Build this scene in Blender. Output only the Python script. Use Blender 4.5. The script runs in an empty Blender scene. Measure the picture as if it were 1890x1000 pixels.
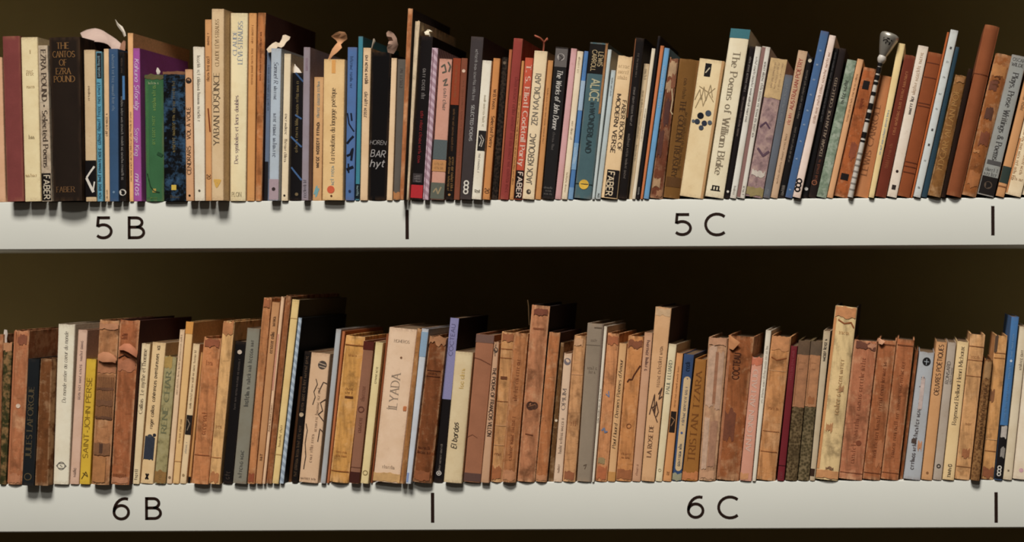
import bpy, math, random, unicodedata
from mathutils import Matrix, Vector

# ------------------------------------------------------------------ camera
PX = 0.0006667            # metres per photo pixel on the plane of the shelf fronts
D = 1.8                   # camera to shelf front
CX, HY = 1680.0, 490.0    # photo point the lens axis goes through
XC = (CX - 945.0) * PX    # camera position along the shelves
ZC = 1.35                 # camera height above the floor
ROLL = math.atan(8.6 / 1890.0)
sc = bpy.context.scene
cd = bpy.data.cameras.new('camera')
cd.sensor_fit = 'HORIZONTAL'
cd.sensor_width = 36.0
cd.lens = 36.0 * D / (1890 * PX)
cd.shift_x = (945.0 - CX) / 1890.0
cd.shift_y = (HY - 500.0) / 1890.0
cd.clip_start = 0.05
cd.dof.use_dof = True
cd.dof.focus_distance = 1.66
cd.dof.aperture_fstop = 4.5
cam = bpy.data.objects.new('camera', cd)
sc.collection.objects.link(cam)
cam.matrix_world = (Matrix.Translation((XC, -D, ZC)) @ Matrix.Rotation(math.pi / 2, 4, 'X')
                    @ Matrix.Rotation(-ROLL, 4, 'Z'))
sc.camera = cam

# ------------------------------------------------------------------ world, lamps, exposure
w = bpy.data.worlds.new('room_air')
sc.world = w
w.use_nodes = True
bg = w.node_tree.nodes['Background']
bg.inputs['Color'].default_value = (1.0, 0.93, 0.82, 1)
bg.inputs['Strength'].default_value = 0.028

def offscreen_lamp(name, loc, target, sx, sy, power, col):
    ld = bpy.data.lights.new(name, 'AREA')
    ld.shape = 'RECTANGLE'
    ld.size, ld.size_y, ld.energy, ld.color = sx, sy, power, col
    o = bpy.data.objects.new(name, ld)
    sc.collection.objects.link(o)
    o.location = loc
    o.rotation_euler = (Vector(target) - Vector(loc)).to_track_quat('-Z', 'Y').to_euler()
    return o
offscreen_lamp('offscreen_lamp', (-0.25, -3.5, 6.6), (0.0, 0, 1.35), 1.8, 1.2, 474, (1.0, 0.978, 0.93))
offscreen_lamp('offscreen_lamp', (-0.2, -5.0, 5.2), (0.0, 0, 1.35), 0.7, 0.5, 45, (1.0, 0.978, 0.93))  # weaker frontal lamp, added as fill to lighten the gaps between books
sc.view_settings.view_transform = 'Standard'
sc.view_settings.look = 'None'
sc.view_settings.gamma = 1.0
sc.view_settings.use_curve_mapping = False
sc.view_settings.exposure = 0.0

# ------------------------------------------------------------------ helpers
GAIN = 0.99
def lin(c):
    return tuple((v / 255 / 12.92) if v / 255 <= 0.04045 else ((v / 255 + 0.055) / 1.055) ** 2.4 for v in c)
def alb(c):
    l = lin(c)
    y = 0.3 * l[0] + 0.55 * l[1] + 0.15 * l[2]
    t = 0.22 if l[2] > l[0] else 0.04
    if y < 0.025: l = tuple(v * 0.72 for v in l)
    l = tuple((v + (y - v) * t) / GAIN for v in l)
    k = min(1.0, 0.92 / max(l))
    return tuple(v * k for v in l)
def mul(c, k):
    k = min(k, max(0.92 / max(max(c), 1e-4), min(k, 1.0)))
    return tuple(v * k for v in c)
def mixc(a, b, t):
    return tuple(x + (y - x) * t for x, y in zip(a, b))

def world_pt(px, py, y=0.0):
    """the point of the plane at depth y (metres behind the shelf front) seen at a photo pixel"""
    dx, dz = px - CX, HY - py
    k = PX * (D + y) / D
    c, s_ = math.cos(ROLL), math.sin(ROLL)
    return (XC + (dx * c + dz * s_) * k, ZC + (-dx * s_ + dz * c) * k)

def shelf_z(py_centre):
    return world_pt(945.0, py_centre)[1]
Z_UP, Z_UP_B = shelf_z(368.6), shelf_z(457.6)
Z_LO, Z_LO_B = shelf_z(889.6), shelf_z(981.0)
PITCH = Z_UP - Z_LO
THICK = Z_UP - Z_UP_B

def link(name, me, mat=None, parent=None):
    o = bpy.data.objects.new(name, me)
    sc.collection.objects.link(o)
    if mat: me.materials.append(mat)
    if parent: o.parent = parent
    return o
def mesh(name, verts, faces, smooth=None):
    me = bpy.data.meshes.new(name)
    me.from_pydata(verts, [], faces)
    if smooth:
        me.polygons.foreach_set('use_smooth', [True] * len(me.polygons))
        me.set_sharp_from_angle(angle=math.radians(smooth))
    return me
def tag(o, label, cat, group=None, kind=None):
    o['label'] = label
    if cat: o['category'] = cat
    if group: o['group'] = group
    if kind: o['kind'] = kind
def empty(name, loc):
    o = bpy.data.objects.new(name, None)
    o.empty_display_size = 0.02
    sc.collection.objects.link(o)
    o.location = loc
    return o
def box_data(x0, x1, y0, y1, z0, z1, v, f):
    n = len(v)
    v += [(x0, y0, z0), (x1, y0, z0), (x1, y1, z0), (x0, y1, z0), (x0, y0, z1), (x1, y0, z1), (x1, y1, z1), (x0, y1, z1)]
    f += [tuple(n + i for i in q) for q in ((0, 3, 2, 1), (4, 5, 6, 7), (0, 1, 5, 4), (1, 2, 6, 5), (2, 3, 7, 6), (3, 0, 4, 7))]

# ------------------------------------------------------------------ materials
class NT:
    def __init__(s, name):
        s.m = bpy.data.materials.new(name)
        s.m.use_nodes = True
        s.t = s.m.node_tree
        s.b = s.t.nodes['Principled BSDF']
    def n(s, typ, **kw):
        nd = s.t.nodes.new(typ)
        for k, v in kw.items():
            if k.startswith('i_'):
                key = k[2:]
                nd.inputs[int(key) if key.isdigit() else key].default_value = v
            else: setattr(nd, k, v)
        return nd
    def l(s, a, b): s.t.links.new(a, b)
    def math(s, op, a, b=None, clamp=False):
        nd = s.n('ShaderNodeMath', operation=op, use_clamp=clamp)
        for i, x in enumerate((a, b)):
            if x is None: continue
            if isinstance(x, (int, float)): nd.inputs[i].default_value = x
            else: s.l(x, nd.inputs[i])
        return nd.outputs[0]
    def mix(s, fac, a, b, blend='MIX'):
        nd = s.n('ShaderNodeMix', data_type='RGBA', blend_type=blend)
        for k, x in ((0, fac), (6, a), (7, b)):
            if isinstance(x, (int, float)): nd.inputs[k].default_value = x
            elif isinstance(x, tuple): nd.inputs[k].default_value = (*x[:3], 1)
            else: s.l(x, nd.inputs[k])
        return nd.outputs[2]
    def ramp(s, fac, stops, interp='LINEAR'):
        nd = s.n('ShaderNodeValToRGB')
        nd.color_ramp.interpolation = interp
        els = nd.color_ramp.elements
        while len(els) < len(stops): els.new(0.5)
        for e, (p, c) in zip(els, stops):
            e.position = p
            e.color = (*c, 1) if isinstance(c, tuple) else (c, c, c, 1)
        s.l(fac, nd.inputs[0])
        return nd.outputs[0]
    def noise(s, vec, scale, detail=4, rough=0.6):
        nd = s.n('ShaderNodeTexNoise', i_Scale=scale, i_Detail=detail, i_Roughness=rough)
        s.l(vec, nd.inputs['Vector'])
        return nd.outputs[0]

CACHE = {}
def ink(c, rough=0.6, metal=0.0):
    key = ('ink', c, rough, metal)
    if key not in CACHE:
        t = NT('ink')
        tc = t.n('ShaderNodeTexCoord')
        nz = t.noise(tc.outputs['Object'], 700, 3)
        a = alb(c)
        t.l(t.mix(nz, mul(a, 0.78), mul(a, 1.2)), t.b.inputs['Base Color'])
        t.b.inputs['Roughness'].default_value = rough
        t.b.inputs['Metallic'].default_value = metal
        t.b.inputs['Specular IOR Level'].default_value = 0.15
        CACHE[key] = t.m
    return CACHE[key]

MRND = random.Random(5)
def cover_mat(kind, c, c2=None):
    """procedural book cover: paper, cloth, aged, marble, stripe, weave"""
    t = NT('cover_' + kind)
    a = mul(alb(c), {'paper': 1.2, 'cloth': 1.08, 'aged': 1.38}.get(kind, 1.1))
    if kind == 'aged': a = (a[0] * 0.90, a[1] * 0.97, a[2] * 0.95)
    tc = t.n('ShaderNodeTexCoord')
    mp = t.n('ShaderNodeMapping')
    mp.inputs['Location'].default_value = (MRND.uniform(-9, 9), MRND.uniform(-9, 9), MRND.uniform(-9, 9))
    t.l(tc.outputs['Object'], mp.inputs['Vector'])
    vec = mp.outputs[0]
    mv = t.n('ShaderNodeMapping')
    mv.inputs['Scale'].default_value = (1, 1, 0.16)
    t.l(vec, mv.inputs['Vector'])
    uv = t.n('ShaderNodeUVMap', uv_map='spine')
    sp = t.n('ShaderNodeSeparateXYZ')
    t.l(uv.outputs[0], sp.inputs[0])
    U, V = sp.outputs[0], sp.outputs[1]
    edge_u = t.math('MULTIPLY', t.math('SUBTRACT', t.math('ABSOLUTE', t.math('SUBTRACT', U, 0.5)), 0.38), 9.0, True)
    edge_v = t.math('MULTIPLY', t.math('SUBTRACT', t.math('ABSOLUTE', t.math('SUBTRACT', V, 0.5)), 0.47), 34.0, True)
    big = t.noise(vec, 34, 5, 0.62)
    fine = t.noise(vec, 420, 3, 0.7)
    streak = t.noise(mv.outputs[0], 160, 4, 0.6)
    rough, bump = 0.62, 0.12
    if kind == 'paper':
        col = t.mix(t.ramp(big, [(0.4, 0.0), (0.75, 0.85)]), a, mul((a[0], a[1] * 0.93, a[2] * 0.84), 0.86))
        col = t.mix(t.math('MULTIPLY', fine, 0.18), col, mul(a, 0.62))
        wear = t.math('MULTIPLY', t.math('MAXIMUM', t.math('MULTIPLY', edge_u, 0.6), edge_v), t.ramp(fine, [(0.35, 0.0), (0.65, 1.0)]))
        col = t.mix(t.ramp(t.noise(vec, 120, 6, 0.75), [(0.60, 0.0), (0.74, 0.45)]), col, mul((a[0], a[1] * 0.9, a[2] * 0.78), 0.66))
        lum = sum(a) / 3
        wc = mul(mixc(a, alb((150, 95, 55)), 0.5), 0.8) if lum > 0.12 else mixc(a, alb((150, 115, 90)), 0.15)
        col = t.mix(t.math('MULTIPLY', wear, 0.7), col, wc)
    elif kind == 'cloth':
        wv = t.noise(vec, 1400, 2, 0.5)
        col = t.mix(t.ramp(big, [(0.35, 0.0), (0.8, 0.8)]), a, mul(a, 0.7))
        col = t.mix(t.math('MULTIPLY', wv, 0.5), col, mul(a, 0.55))
        wear = t.math('MULTIPLY', t.math('MAXIMUM', edge_u, edge_v), t.ramp(streak, [(0.4, 0.0), (0.65, 1.0)]))
        col = t.mix(t.math('MULTIPLY', wear, 0.5), col, mixc(a, alb((205, 150, 100)), 0.12 if sum(a) < 0.15 else 0.4))
        rough, bump = 0.85, 0.3
    elif kind == 'aged':
        dark = mul(mixc(a, alb((92, 52, 24)), 0.5), 0.66)
        light = mixc(mul(a, 1.15), alb((236, 194, 146)), 0.42)
        mid = t.noise(vec, 75, 6, 0.7)
        col = t.ramp(big, [(0.30, dark), (0.45, a), (0.56, a), (0.72, light)])
        col = t.mix(t.ramp(mid, [(0.50, 0.0), (0.74, 0.55)]), col, dark)
        col = t.mix(t.ramp(t.noise(vec, 140, 5, 0.75), [(0.55, 0.0), (0.72, 0.55)]), col, light)
        col = t.mix(t.ramp(streak, [(0.45, 0.0), (0.72, 0.7)]), col, mul(dark, 0.95))
        mh = t.n('ShaderNodeMapping')
        mh.inputs['Scale'].default_value = (0.12, 0.3, 1)
        t.l(vec, mh.inputs['Vector'])
        crease = t.ramp(t.noise(mh.outputs[0], 330, 3, 0.6), [(0.63, 0.0), (0.70, 0.4)])
        col = t.mix(crease, col, mul(dark, 0.8))
        spots = t.ramp(t.noise(vec, 230, 5, 0.7), [(0.64, 0.0), (0.72, 0.6)])
        col = t.mix(spots, col, mul(dark, 0.5))
        wear = t.math('MULTIPLY', t.math('MAXIMUM', edge_u, edge_v), t.ramp(mid, [(0.42, 0.0), (0.56, 1.0)]))
        col = t.mix(t.math('MULTIPLY', wear, 0.8), col, light)
        scuff = t.math('MULTIPLY', edge_v, t.ramp(streak, [(0.45, 0.0), (0.6, 1.0)]))
        col = t.mix(t.math('MULTIPLY', scuff, 0.75), col, mul(dark, 0.55))
        rough, bump = 0.72, 0.6
    elif kind == 'marble':
        b = alb(c2)
        nz = t.noise(vec, 85, 7, 0.72)
        col = t.ramp(nz, [(0.36, mul(a, 0.7)), (0.47, a), (0.54, mixc(a, b, 0.5)), (0.62, b)])
        col = t.mix(t.ramp(t.noise(vec, 160, 4), [(0.58, 0.0), (0.68, 0.6)]), col, mul(mixc(a, b, 0.3), 0.4))
        rough = 0.5
    elif kind == 'stripe':
        b = alb(c2)
        wv = t.n('ShaderNodeTexWave', wave_type='BANDS', bands_direction='DIAGONAL', i_Scale=62.0, i_Distortion=1.5)
        t.l(vec, wv.inputs['Vector'])
        col = t.ramp(wv.outputs[1], [(0.35, a), (0.6, b)])
        col = t.mix(t.math('MULTIPLY', fine, 0.35), col, mul(a, 0.6))
    elif kind == 'weave':
        b = alb(c2)
        vo = t.n('ShaderNodeTexVoronoi', i_Scale=330.0)
        t.l(vec, vo.inputs['Vector'])
        col = t.ramp(vo.outputs[0], [(0.15, mul(a, 0.55)), (0.45, a), (0.75, b)])
        col = t.mix(t.ramp(big, [(0.45, 0.0), (0.7, 0.6)]), col, mul(a, 0.6))
        rough, bump = 0.8, 0.3
    t.l(col, t.b.inputs['Base Color'])
    t.b.inputs['Roughness'].default_value = rough
    t.b.inputs['Specular IOR Level'].default_value = 0.12
    bp = t.n('ShaderNodeBump', i_Strength=bump, i_Distance=0.0006)
    t.l(t.math('ADD', t.math('MULTIPLY', big, 0.6), t.math('MULTIPLY', fine, 0.4)), bp.inputs['Height'])
    t.l(bp.outputs[0], t.b.inputs['Normal'])
    return t.m

def pages_mat(c):
    key = ('pages', c)
    if key not in CACHE:
        t = NT('page_edges')
        tc = t.n('ShaderNodeTexCoord')
        mp = t.n('ShaderNodeMapping')
        mp.inputs['Scale'].default_value = (1600, 30, 30)
        t.l(tc.outputs['Object'], mp.inputs['Vector'])
        nz = t.noise(mp.outputs[0], 1.0, 3)
        a = alb(c)
        t.l(t.mix(nz, mul(a, 0.55), a), t.b.inputs['Base Color'])
        t.b.inputs['Roughness'].default_value = 0.9
        CACHE[key] = t.m
    return CACHE[key]
def plain_mat(name, c, var=0.12, scale=20, rough=0.6, bump=0.05, metal=0.0):
    t = NT(name)
    tc = t.n('ShaderNodeTexCoord')
    nz = t.noise(tc.outputs['Object'], scale, 6, 0.65)
    a = alb(c)
    t.l(t.mix(nz, mul(a, 1 - var), mul(a, 1 + var)), t.b.inputs['Base Color'])
    t.b.inputs['Roughness'].default_value = rough
    t.b.inputs['Metallic'].default_value = metal
    bp = t.n('ShaderNodeBump', i_Strength=bump, i_Distance=0.001)
    t.l(nz, bp.inputs['Height'])
    t.l(bp.outputs[0], t.b.inputs['Normal'])
    return t.m

# ------------------------------------------------------------------ stroke lettering
def arc(cx, cy, rx, ry, a0, a1):
    n = max(3, int(abs(a1 - a0) / 16) + 1)
    return [(cx + rx * math.cos(math.radians(a0 + (a1 - a0) * i / n)), cy + ry * math.sin(math.radians(a0 + (a1 - a0) * i / n))) for i in range(n + 1)]
def P(*a): return [(a[i], a[i + 1]) for i in range(0, len(a), 2)]
A_ = arc
BOWL = A_(.25, .33, .25, .33, 0, 360)
GLYPH = {
 'A': (.74, [P(0, 0, .37, 1), P(.37, 1, .74, 0), P(.13, .34, .61, .34)]),
 'B': (.62, [P(0, 0, 0, 1), P(0, 1, .3, 1) + A_(.3, .765, .25, .235, 90, -90) + P(0, .53), P(.3, .53) + A_(.34, .265, .28, .265, 90, -90) + P(0, 0)]),
 'C': (.78, [A_(.48, .5, .48, .5, 48, 312)]),
 'D': (.72, [P(0, 0, 0, 1), P(0, 1, .25, 1) + A_(.25, .5, .47, .5, 90, -90) + P(0, 0)]),
 'E': (.52, [P(0, 0, 0, 1), P(0, 1, .52, 1), P(0, .52, .44, .52), P(0, 0, .52, 0)]),
 'F': (.5, [P(0, 0, 0, 1), P(0, 1, .5, 1), P(0, .52, .42, .52)]),
 'G': (.8, [A_(.48, .5, .48, .5, 48, 340), P(.5, .42, .86, .42), P(.86, .42, .86, .1)]),
 'H': (.68, [P(0, 0, 0, 1), P(.68, 0, .68, 1), P(0, .52, .68, .52)]),
 'I': (.06, [P(.03, 0, .03, 1)]),
 'J': (.36, [P(.36, 1, .36, .2) + A_(.16, .2, .2, .2, 0, -150)]),
 'K': (.62, [P(0, 0, 0, 1), P(.6, 1, 0, .42), P(.2, .6, .64, 0)]),
 'L': (.5, [P(0, 1, 0, 0), P(0, 0, .5, 0)]),
 'M': (.84, [P(0, 0, 0, 1), P(0, 1, .42, .15), P(.42, .15, .84, 1), P(.84, 1, .84, 0)]),
 'N': (.7, [P(0, 0, 0, 1), P(0, 1, .7, 0), P(.7, 0, .7, 1)]),
 'O': (.92, [A_(.46, .5, .46, .5, 0, 360)]),
 'P': (.56, [P(0, 0, 0, 1), P(0, 1, .28, 1) + A_(.28, .73, .28, .27, 90, -90) + P(0, .46)]),
 'Q': (.92, [A_(.46, .5, .46, .5, 0, 360), P(.55, .25, .92, -.08)]),
 'R': (.62, [P(0, 0, 0, 1), P(0, 1, .28, 1) + A_(.28, .74, .28, .26, 90, -90) + P(0, .48), P(.26, .48, .62, 0)]),
 'S': (.56, [A_(.28, .745, .25, .255, 35, 270) + A_(.28, .245, .28, .245, 90, -145)]),
 'T': (.66, [P(0, 1, .66, 1), P(.33, 1, .33, 0)]),
 'U': (.66, [P(0, 1, 0, .33) + A_(.33, .33, .33, .33, 180, 360) + P(.66, 1)]),
 'V': (.72, [P(0, 1, .36, 0), P(.36, 0, .72, 1)]),
 'W': (1.0, [P(0, 1, .26, 0), P(.26, 0, .5, .9), P(.5, .9, .74, 0), P(.74, 0, 1, 1)]),
 'X': (.66, [P(0, 1, .66, 0), P(.66, 1, 0, 0)]),
 'Y': (.68, [P(0, 1, .34, .5), P(.68, 1, .34, .5), P(.34, .5, .34, 0)]),
 'Z': (.62, [P(0, 1, .62, 1), P(.62, 1, 0, 0), P(0, 0, .62, 0)]),
 'a': (.5, [BOWL, P(.5, .66, .5, 0)]),
 'b': (.5, [P(0, 1, 0, 0), BOWL]),
 'c': (.46, [A_(.25, .33, .25, .33, 50, 310)]),
 'd': (.5, [BOWL, P(.5, 1, .5, 0)]),
 'e': (.5, [P(0, .36, .5, .36) + A_(.25, .33, .25, .33, 8, 310)]),
 'f': (.34, [A_(.3, .8, .16, .2, 40, 180) + P(.14, 0), P(0, .62, .32, .62)]),
 'g': (.5, [BOWL, P(.5, .66, .5, -.1) + A_(.25, -.1, .25, .22, 0, -150)]),
 'h': (.46, [P(0, 1, 0, 0), P(0, .4) + A_(.23, .4, .23, .25, 170, 0) + P(.46, 0)]),
 'i': (.06, [P(.03, .66, .03, 0), P(.03, .84, .03, .94)]),
 'j': (.16, [P(.14, .66, .14, -.14) + A_(0, -.14, .14, .16, 0, -100), P(.14, .84, .14, .94)]),
 'k': (.44, [P(0, 1, 0, 0), P(.42, .66, 0, .24), P(.14, .38, .46, 0)]),
 'l': (.06, [P(.03, 1, .03, 0)]),
 'm': (.76, [P(0, .66, 0, 0), P(0, .42) + A_(.19, .44, .19, .22, 170, 0) + P(.38, 0), P(.38, .42) + A_(.57, .44, .19, .22, 170, 0) + P(.76, 0)]),
 'n': (.46, [P(0, .66, 0, 0), P(0, .4) + A_(.23, .4, .23, .25, 170, 0) + P(.46, 0)]),
 'o': (.5, [BOWL]),
 'p': (.5, [P(0, .66, 0, -.3), BOWL]),
 'q': (.5, [BOWL, P(.5, .66, .5, -.3)]),
 'r': (.3, [P(0, .66, 0, 0), P(0, .4) + A_(.2, .42, .2, .23, 170, 50)]),
 's': (.4, [A_(.2, .5, .18, .16, 35, 270) + A_(.2, .17, .2, .17, 90, -145)]),
 't': (.32, [P(.14, .9, .14, .18) + A_(.28, .16, .14, .15, 180, 290), P(0, .64, .32, .64)]),
 'u': (.46, [P(0, .66, 0, .24) + A_(.23, .24, .23, .24, 180, 360), P(.46, .66, .46, 0)]),
 'v': (.46, [P(0, .66, .23, 0), P(.23, 0, .46, .66)]),
 'w': (.7, [P(0, .66, .18, 0), P(.18, 0, .35, .6), P(.35, .6, .52, 0), P(.52, 0, .7, .66)]),
 'x': (.44, [P(0, .66, .44, 0), P(.44, .66, 0, 0)]),
 'y': (.46, [P(0, .66, .24, .02), P(.46, .66, .12, -.3)]),
 'z': (.42, [P(0, .66, .42, .66), P(.42, .66, 0, 0), P(0, 0, .42, 0)]),
 '5': (.62, [P(.56, 1, .1, 1), P(.1, 1, .06, .56) + A_(.29, .32, .32, .33, 128, -140)]),
 '6': (.66, [A_(.5, .34, .5, .66, 180, 74), A_(.33, .33, .33, .33, 0, 360)]),
 '2': (.54, [A_(.27, .74, .26, .26, 160, -30) + P(0, 0), P(0, 0, .56, 0)]),
 '0': (.6, [A_(.3, .5, .3, .5, 0, 360)]),
 '.': (.06, [P(.03, 0, .03, .09)]),
 ',': (.06, [P(.05, .08, 0, -.14)]),
 '-': (.3, [P(0, .34, .3, .34)]),
 '|': (.06, [P(.03, -.1, .03, 1.1)]),
 '/': (.36, [P(0, -.05, .36, 1.05)]),
 "'": (.06, [P(.03, 1.02, .03, .8)]),
 '*': (.24, [A_(.12, .42, .1, .1, 0, 360), P(.04, .42, .2, .42)]),
 '&': (.7, [P(.7, 0, .16, .7) + A_(.32, .8, .18, .2, 200, -30) + P(.05, .35) + A_(.27, .24, .25, .24, 160, 300) + P(.68, .42)]),
 ' ': (.26, []),
}
GLYPH['ı'] = (.06, [P(.03, .66, .03, 0)])
LIG = {'œ': 'oe', 'Œ': 'OE'}
COMB = {'\u0301': [P(-.04, 1.06, .08, 1.2)], '\u0300': [P(.04, 1.06, -.08, 1.2)], '\u0302': [P(-.1, 1.05, 0, 1.18, .1, 1.05)],
        '\u0308': [P(-.13, 1.1, -.13, 1.19), P(.13, 1.1, .13, 1.19)], '\u0327': [P(.02, 0, .04, -.12, -.08, -.2)],
        '\u0307': [P(0, 1.1, 0, 1.2)], '\u0306': [A_(0, 1.2, .12, .12, 190, 350)]}
HR = random.Random(77)
def text_strokes(s, track=0.2, style='sans'):
    """returns (length, [stroke, ...]) in cap-height units"""
    for k, v in LIG.items(): s = s.replace(k, v)
    s = unicodedata.normalize('NFD', s)
    x, out, cur = 0.0, [], None
    for ch in s:
        if ch in COMB:
            if cur:
                off = -.32 if cur[2].islower() else 0
                for st in COMB[ch]:
                    out.append([(cur[0] + cur[1] / 2 + p[0], p[1] + (off if p[1] > .5 else 0)) for p in st])
            continue
        w_, sts = GLYPH.get(ch, GLYPH['.'])
        jx, jy = (HR.uniform(-.04, .04), HR.uniform(-.07, .07)) if style == 'hand' else (0, 0)
        for st in sts:
            out.append([(x + p[0] + jx + (p[1] * 0.22 if style in ('italic', 'hand') else 0), p[1] + jy) for p in st])
        cur = (x, w_, ch)
        x += w_ + track
    return max(0.1, x - track), out
def scribble_strokes(rnd, length):
    """illegible small print: letter-like marks"""
    x, out, run = 0.0, [], rnd.randint(3, 8)
    while x < length:
        k = rnd.random()
        h = .66 if rnd.random() < .75 else 1.0
        wd = rnd.uniform(.25, .5)
        if k < .4: out.append(arc(x + wd / 2, .33, wd / 2, .33, rnd.uniform(20, 60), rnd.uniform(270, 380)))
        elif k < .7: out += [P(x, 0, x, h), P(x, h * .6, x + wd * .7, h * .66, x + wd * .8, 0)]
        else: out += [P(x + wd * .4, h, x + wd * .4, 0), P(x, .6, x + wd, .6)]
        x += wd + .22
        run -= 1
        if run <= 0:
            x += .42
            run = rnd.randint(3, 8)
    return x, out
def ribbon(pts, thick, thin, maxlen=None):
    """one pen stroke as a strip of quads, vertical strokes thick and level ones thin"""
    q = [pts[0]]
    for p in pts[1:]:
        if abs(p[0] - q[-1][0]) + abs(p[1] - q[-1][1]) > 1e-5: q.append(p)
    if len(q) < 2: return [], []
    if maxlen:
        r = [q[0]]
        for p in q[1:]:
            m = max(1, int(math.ceil(math.hypot(p[0] - r[-1][0], p[1] - r[-1][1]) / maxlen)))
            s0 = r[-1]
            r += [(s0[0] + (p[0] - s0[0]) * i / m, s0[1] + (p[1] - s0[1]) * i / m) for i in range(1, m + 1)]
        q = r
    closed = abs(q[0][0] - q[-1][0]) + abs(q[0][1] - q[-1][1]) < 1e-4 and len(q) > 3
    n = len(q)
    L, R = [], []
    for i in range(n):
        a = q[i - 1] if i else (q[n - 2] if closed else q[0])
        b = q[i + 1] if i < n - 1 else (q[1] if closed else q[-1])
        dx, dy = b[0] - a[0], b[1] - a[1]
        m = math.hypot(dx, dy) or 1e-6
        dx, dy = dx / m, dy / m
        hw = (thin + (thick - thin) * abs(dy)) / 2
        L.append((q[i][0] - dy * hw, q[i][1] + dx * hw))
        R.append((q[i][0] + dy * hw, q[i][1] - dx * hw))
    v = L + R
    f = [(i, n + i, n + i + 1, i + 1) for i in range(n - 1)]
    return v, f
def lay_strokes(strokes, style, weight):
    thick, thin = weight, weight
    if style in ('serif', 'italic'): thick, thin = weight * 1.15, weight * 0.5
    V, F = [], []
    def add(v, f):
        n = len(V)
        V.extend(v)
        F.extend(tuple(n + i for i in q) for q in f)
    for st in strokes:
        add(*ribbon(st, thick, thin, 0.35))
        if style == 'serif':
            for e, o in ((st[0], st[1]), (st[-1], st[-2])):
                if abs(e[1] - o[1]) > abs(e[0] - o[0]) * .9 and min(abs(e[1] - t) for t in (0, .66, 1, -.3)) < .02:
                    s_ = .11 + weight * .3
                    add(*ribbon([(e[0] - s_, e[1]), (e[0] + s_, e[1])], thin, thin))
    return V, F

# ------------------------------------------------------------------ the setting
m_white = plain_mat('white_shelf_paint', (213, 211, 200), 0.03, 9, 0.45, 0.02)
m_dark = plain_mat('dark_back_panel', (142, 120, 68), 0.12, 14, 0.9, 0.02)
wv_, wf_ = [], []
box_data(-2.2, 2.2, 0.285, 0.325, 0.0, 3.0, wv_, wf_)
wall = link('wall_back', mesh('wall_back', wv_, wf_), m_dark)
tag(wall, 'dark brown back wall behind the white shelves', None, kind='structure')

fv_, ff_ = [], []
box_data(-2.2, 2.2, -5.2, 0.285, -0.05, 0.0, fv_, ff_)
floor = link('floor', mesh('floor', fv_, ff_), plain_mat('grey_carpet', (52, 45, 38), 0.15, 60, 0.95, 0.2))
tag(floor, 'grey-brown floor in front of the shelves', None, kind='structure')

def shelf_board(z_top, label):
    root = empty('bookshelf', (0, 0.14, z_top - THICK))
    tag(root, label, 'shelf', 'white shelf boards')
    y0, y1, x = -0.14, 0.145, 1.15
    r = 0.0015
    prof = [(y0 + r, 0), (y0, r), (y0, THICK - r), (y0 + r * .3, THICK - r * .3), (y0 + r, THICK), (y1, THICK), (y1, 0)]
    n = len(prof)
    v = [(-x, p[0], p[1]) for p in prof] + [(x, p[0], p[1]) for p in prof]
    f = [(i, n + i, n + (i + 1) % n, (i + 1) % n) for i in range(n)] + [tuple(range(n))[::-1], tuple(range(n, 2 * n))]
    link('board', mesh('board', v, f, 40), m_white, root)
    return root
top_shelf = shelf_board(Z_UP + PITCH + 0.024, 'white shelf board above the upper row of books')
up_shelf = shelf_board(Z_UP, 'upper white shelf board in view, carrying paperbacks, printed 5 B and 5 C')
lo_shelf = shelf_board(Z_LO, 'lower white shelf board, carrying mostly old brown books, printed 6 B and 6 C')
m_mark = ink((50, 32, 24), 0.5)
def shelf_sign(root, name, glyph, x0, x1, ytop, ybot, wpx=5.2):
    """a printed sign on the shelf front, thin raised vinyl"""
    a = world_pt(x0, ybot); b = world_pt(x1, ytop)
    cap = b[1] - a[1]
    v, f = [], []
    if glyph == '|':
        sts, wd = [P(.5, 0, .5, 1)], 1.0
        sx = (b[0] - a[0])
    else:
        wd, sts = GLYPH[glyph]
        sx = None
    lo = min(p[0] for s_ in sts for p in s_); hi = max(p[0] for s_ in sts for p in s_)
    W = wpx * PX / cap
    for st in sts:
        if glyph != '|':
            inset = W / 2
            asp = (b[0] - a[0]) / cap
            st2 = [((inset + (p[0] - lo) / (hi - lo) * (asp - W)), inset + p[1] * (1 - W)) for p in st]
        else:
            st2 = [(p[0] * sx / cap, p[1]) for p in st]
        if glyph in 'B5' and len(st2) > 1 and abs(st2[1][1] - st2[0][1]) > .3 and abs(st2[1][0] - st2[0][0]) < .1:
            st2[0] = (st2[0][0], st2[0][1] + (W / 2 if st2[0][1] > .5 else -W / 2))
            if len(st2) == 2: st2[1] = (st2[1][0], st2[1][1] + (W / 2 if st2[1][1] > .5 else -W / 2))
        vv, ff = ribbon(st2, W, W)
        n = len(v)
        v += [(a[0] + p[0] * cap, 0, a[1] + p[1] * cap) for p in vv]
        f += [tuple(n + i for i in q) for q in ff]
    rx, ry, rz = root.location
    n = len(v)
    vv = [(p[0] - rx, -0.0003 - ry, p[2] - rz) for p in v] + [(p[0] - rx, 0.0001 - ry, p[2] - rz) for p in v]
    o = link(name, mesh(name, vv, f), m_mark, root)
    return o
S = shelf_sign
S(up_shelf, 'printed_number', '5', 177, 208, 399, 441); S(up_shelf, 'printed_letter', 'B', 236, 268, 399, 441)
S(up_shelf, 'printed_bar', '|', 748, 755, 387, 441, 6.2)
S(up_shelf, 'printed_number', '5', 1245, 1277, 393, 435); S(up_shelf, 'printed_letter', 'C', 1300, 1340, 392, 436)
S(up_shelf, 'printed_bar', '|', 1829, 1836, 380, 434, 6.2)
S(lo_shelf, 'printed_number', '6', 208, 240, 917, 960); S(lo_shelf, 'printed_letter', 'B', 268, 299, 917, 959)
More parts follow.
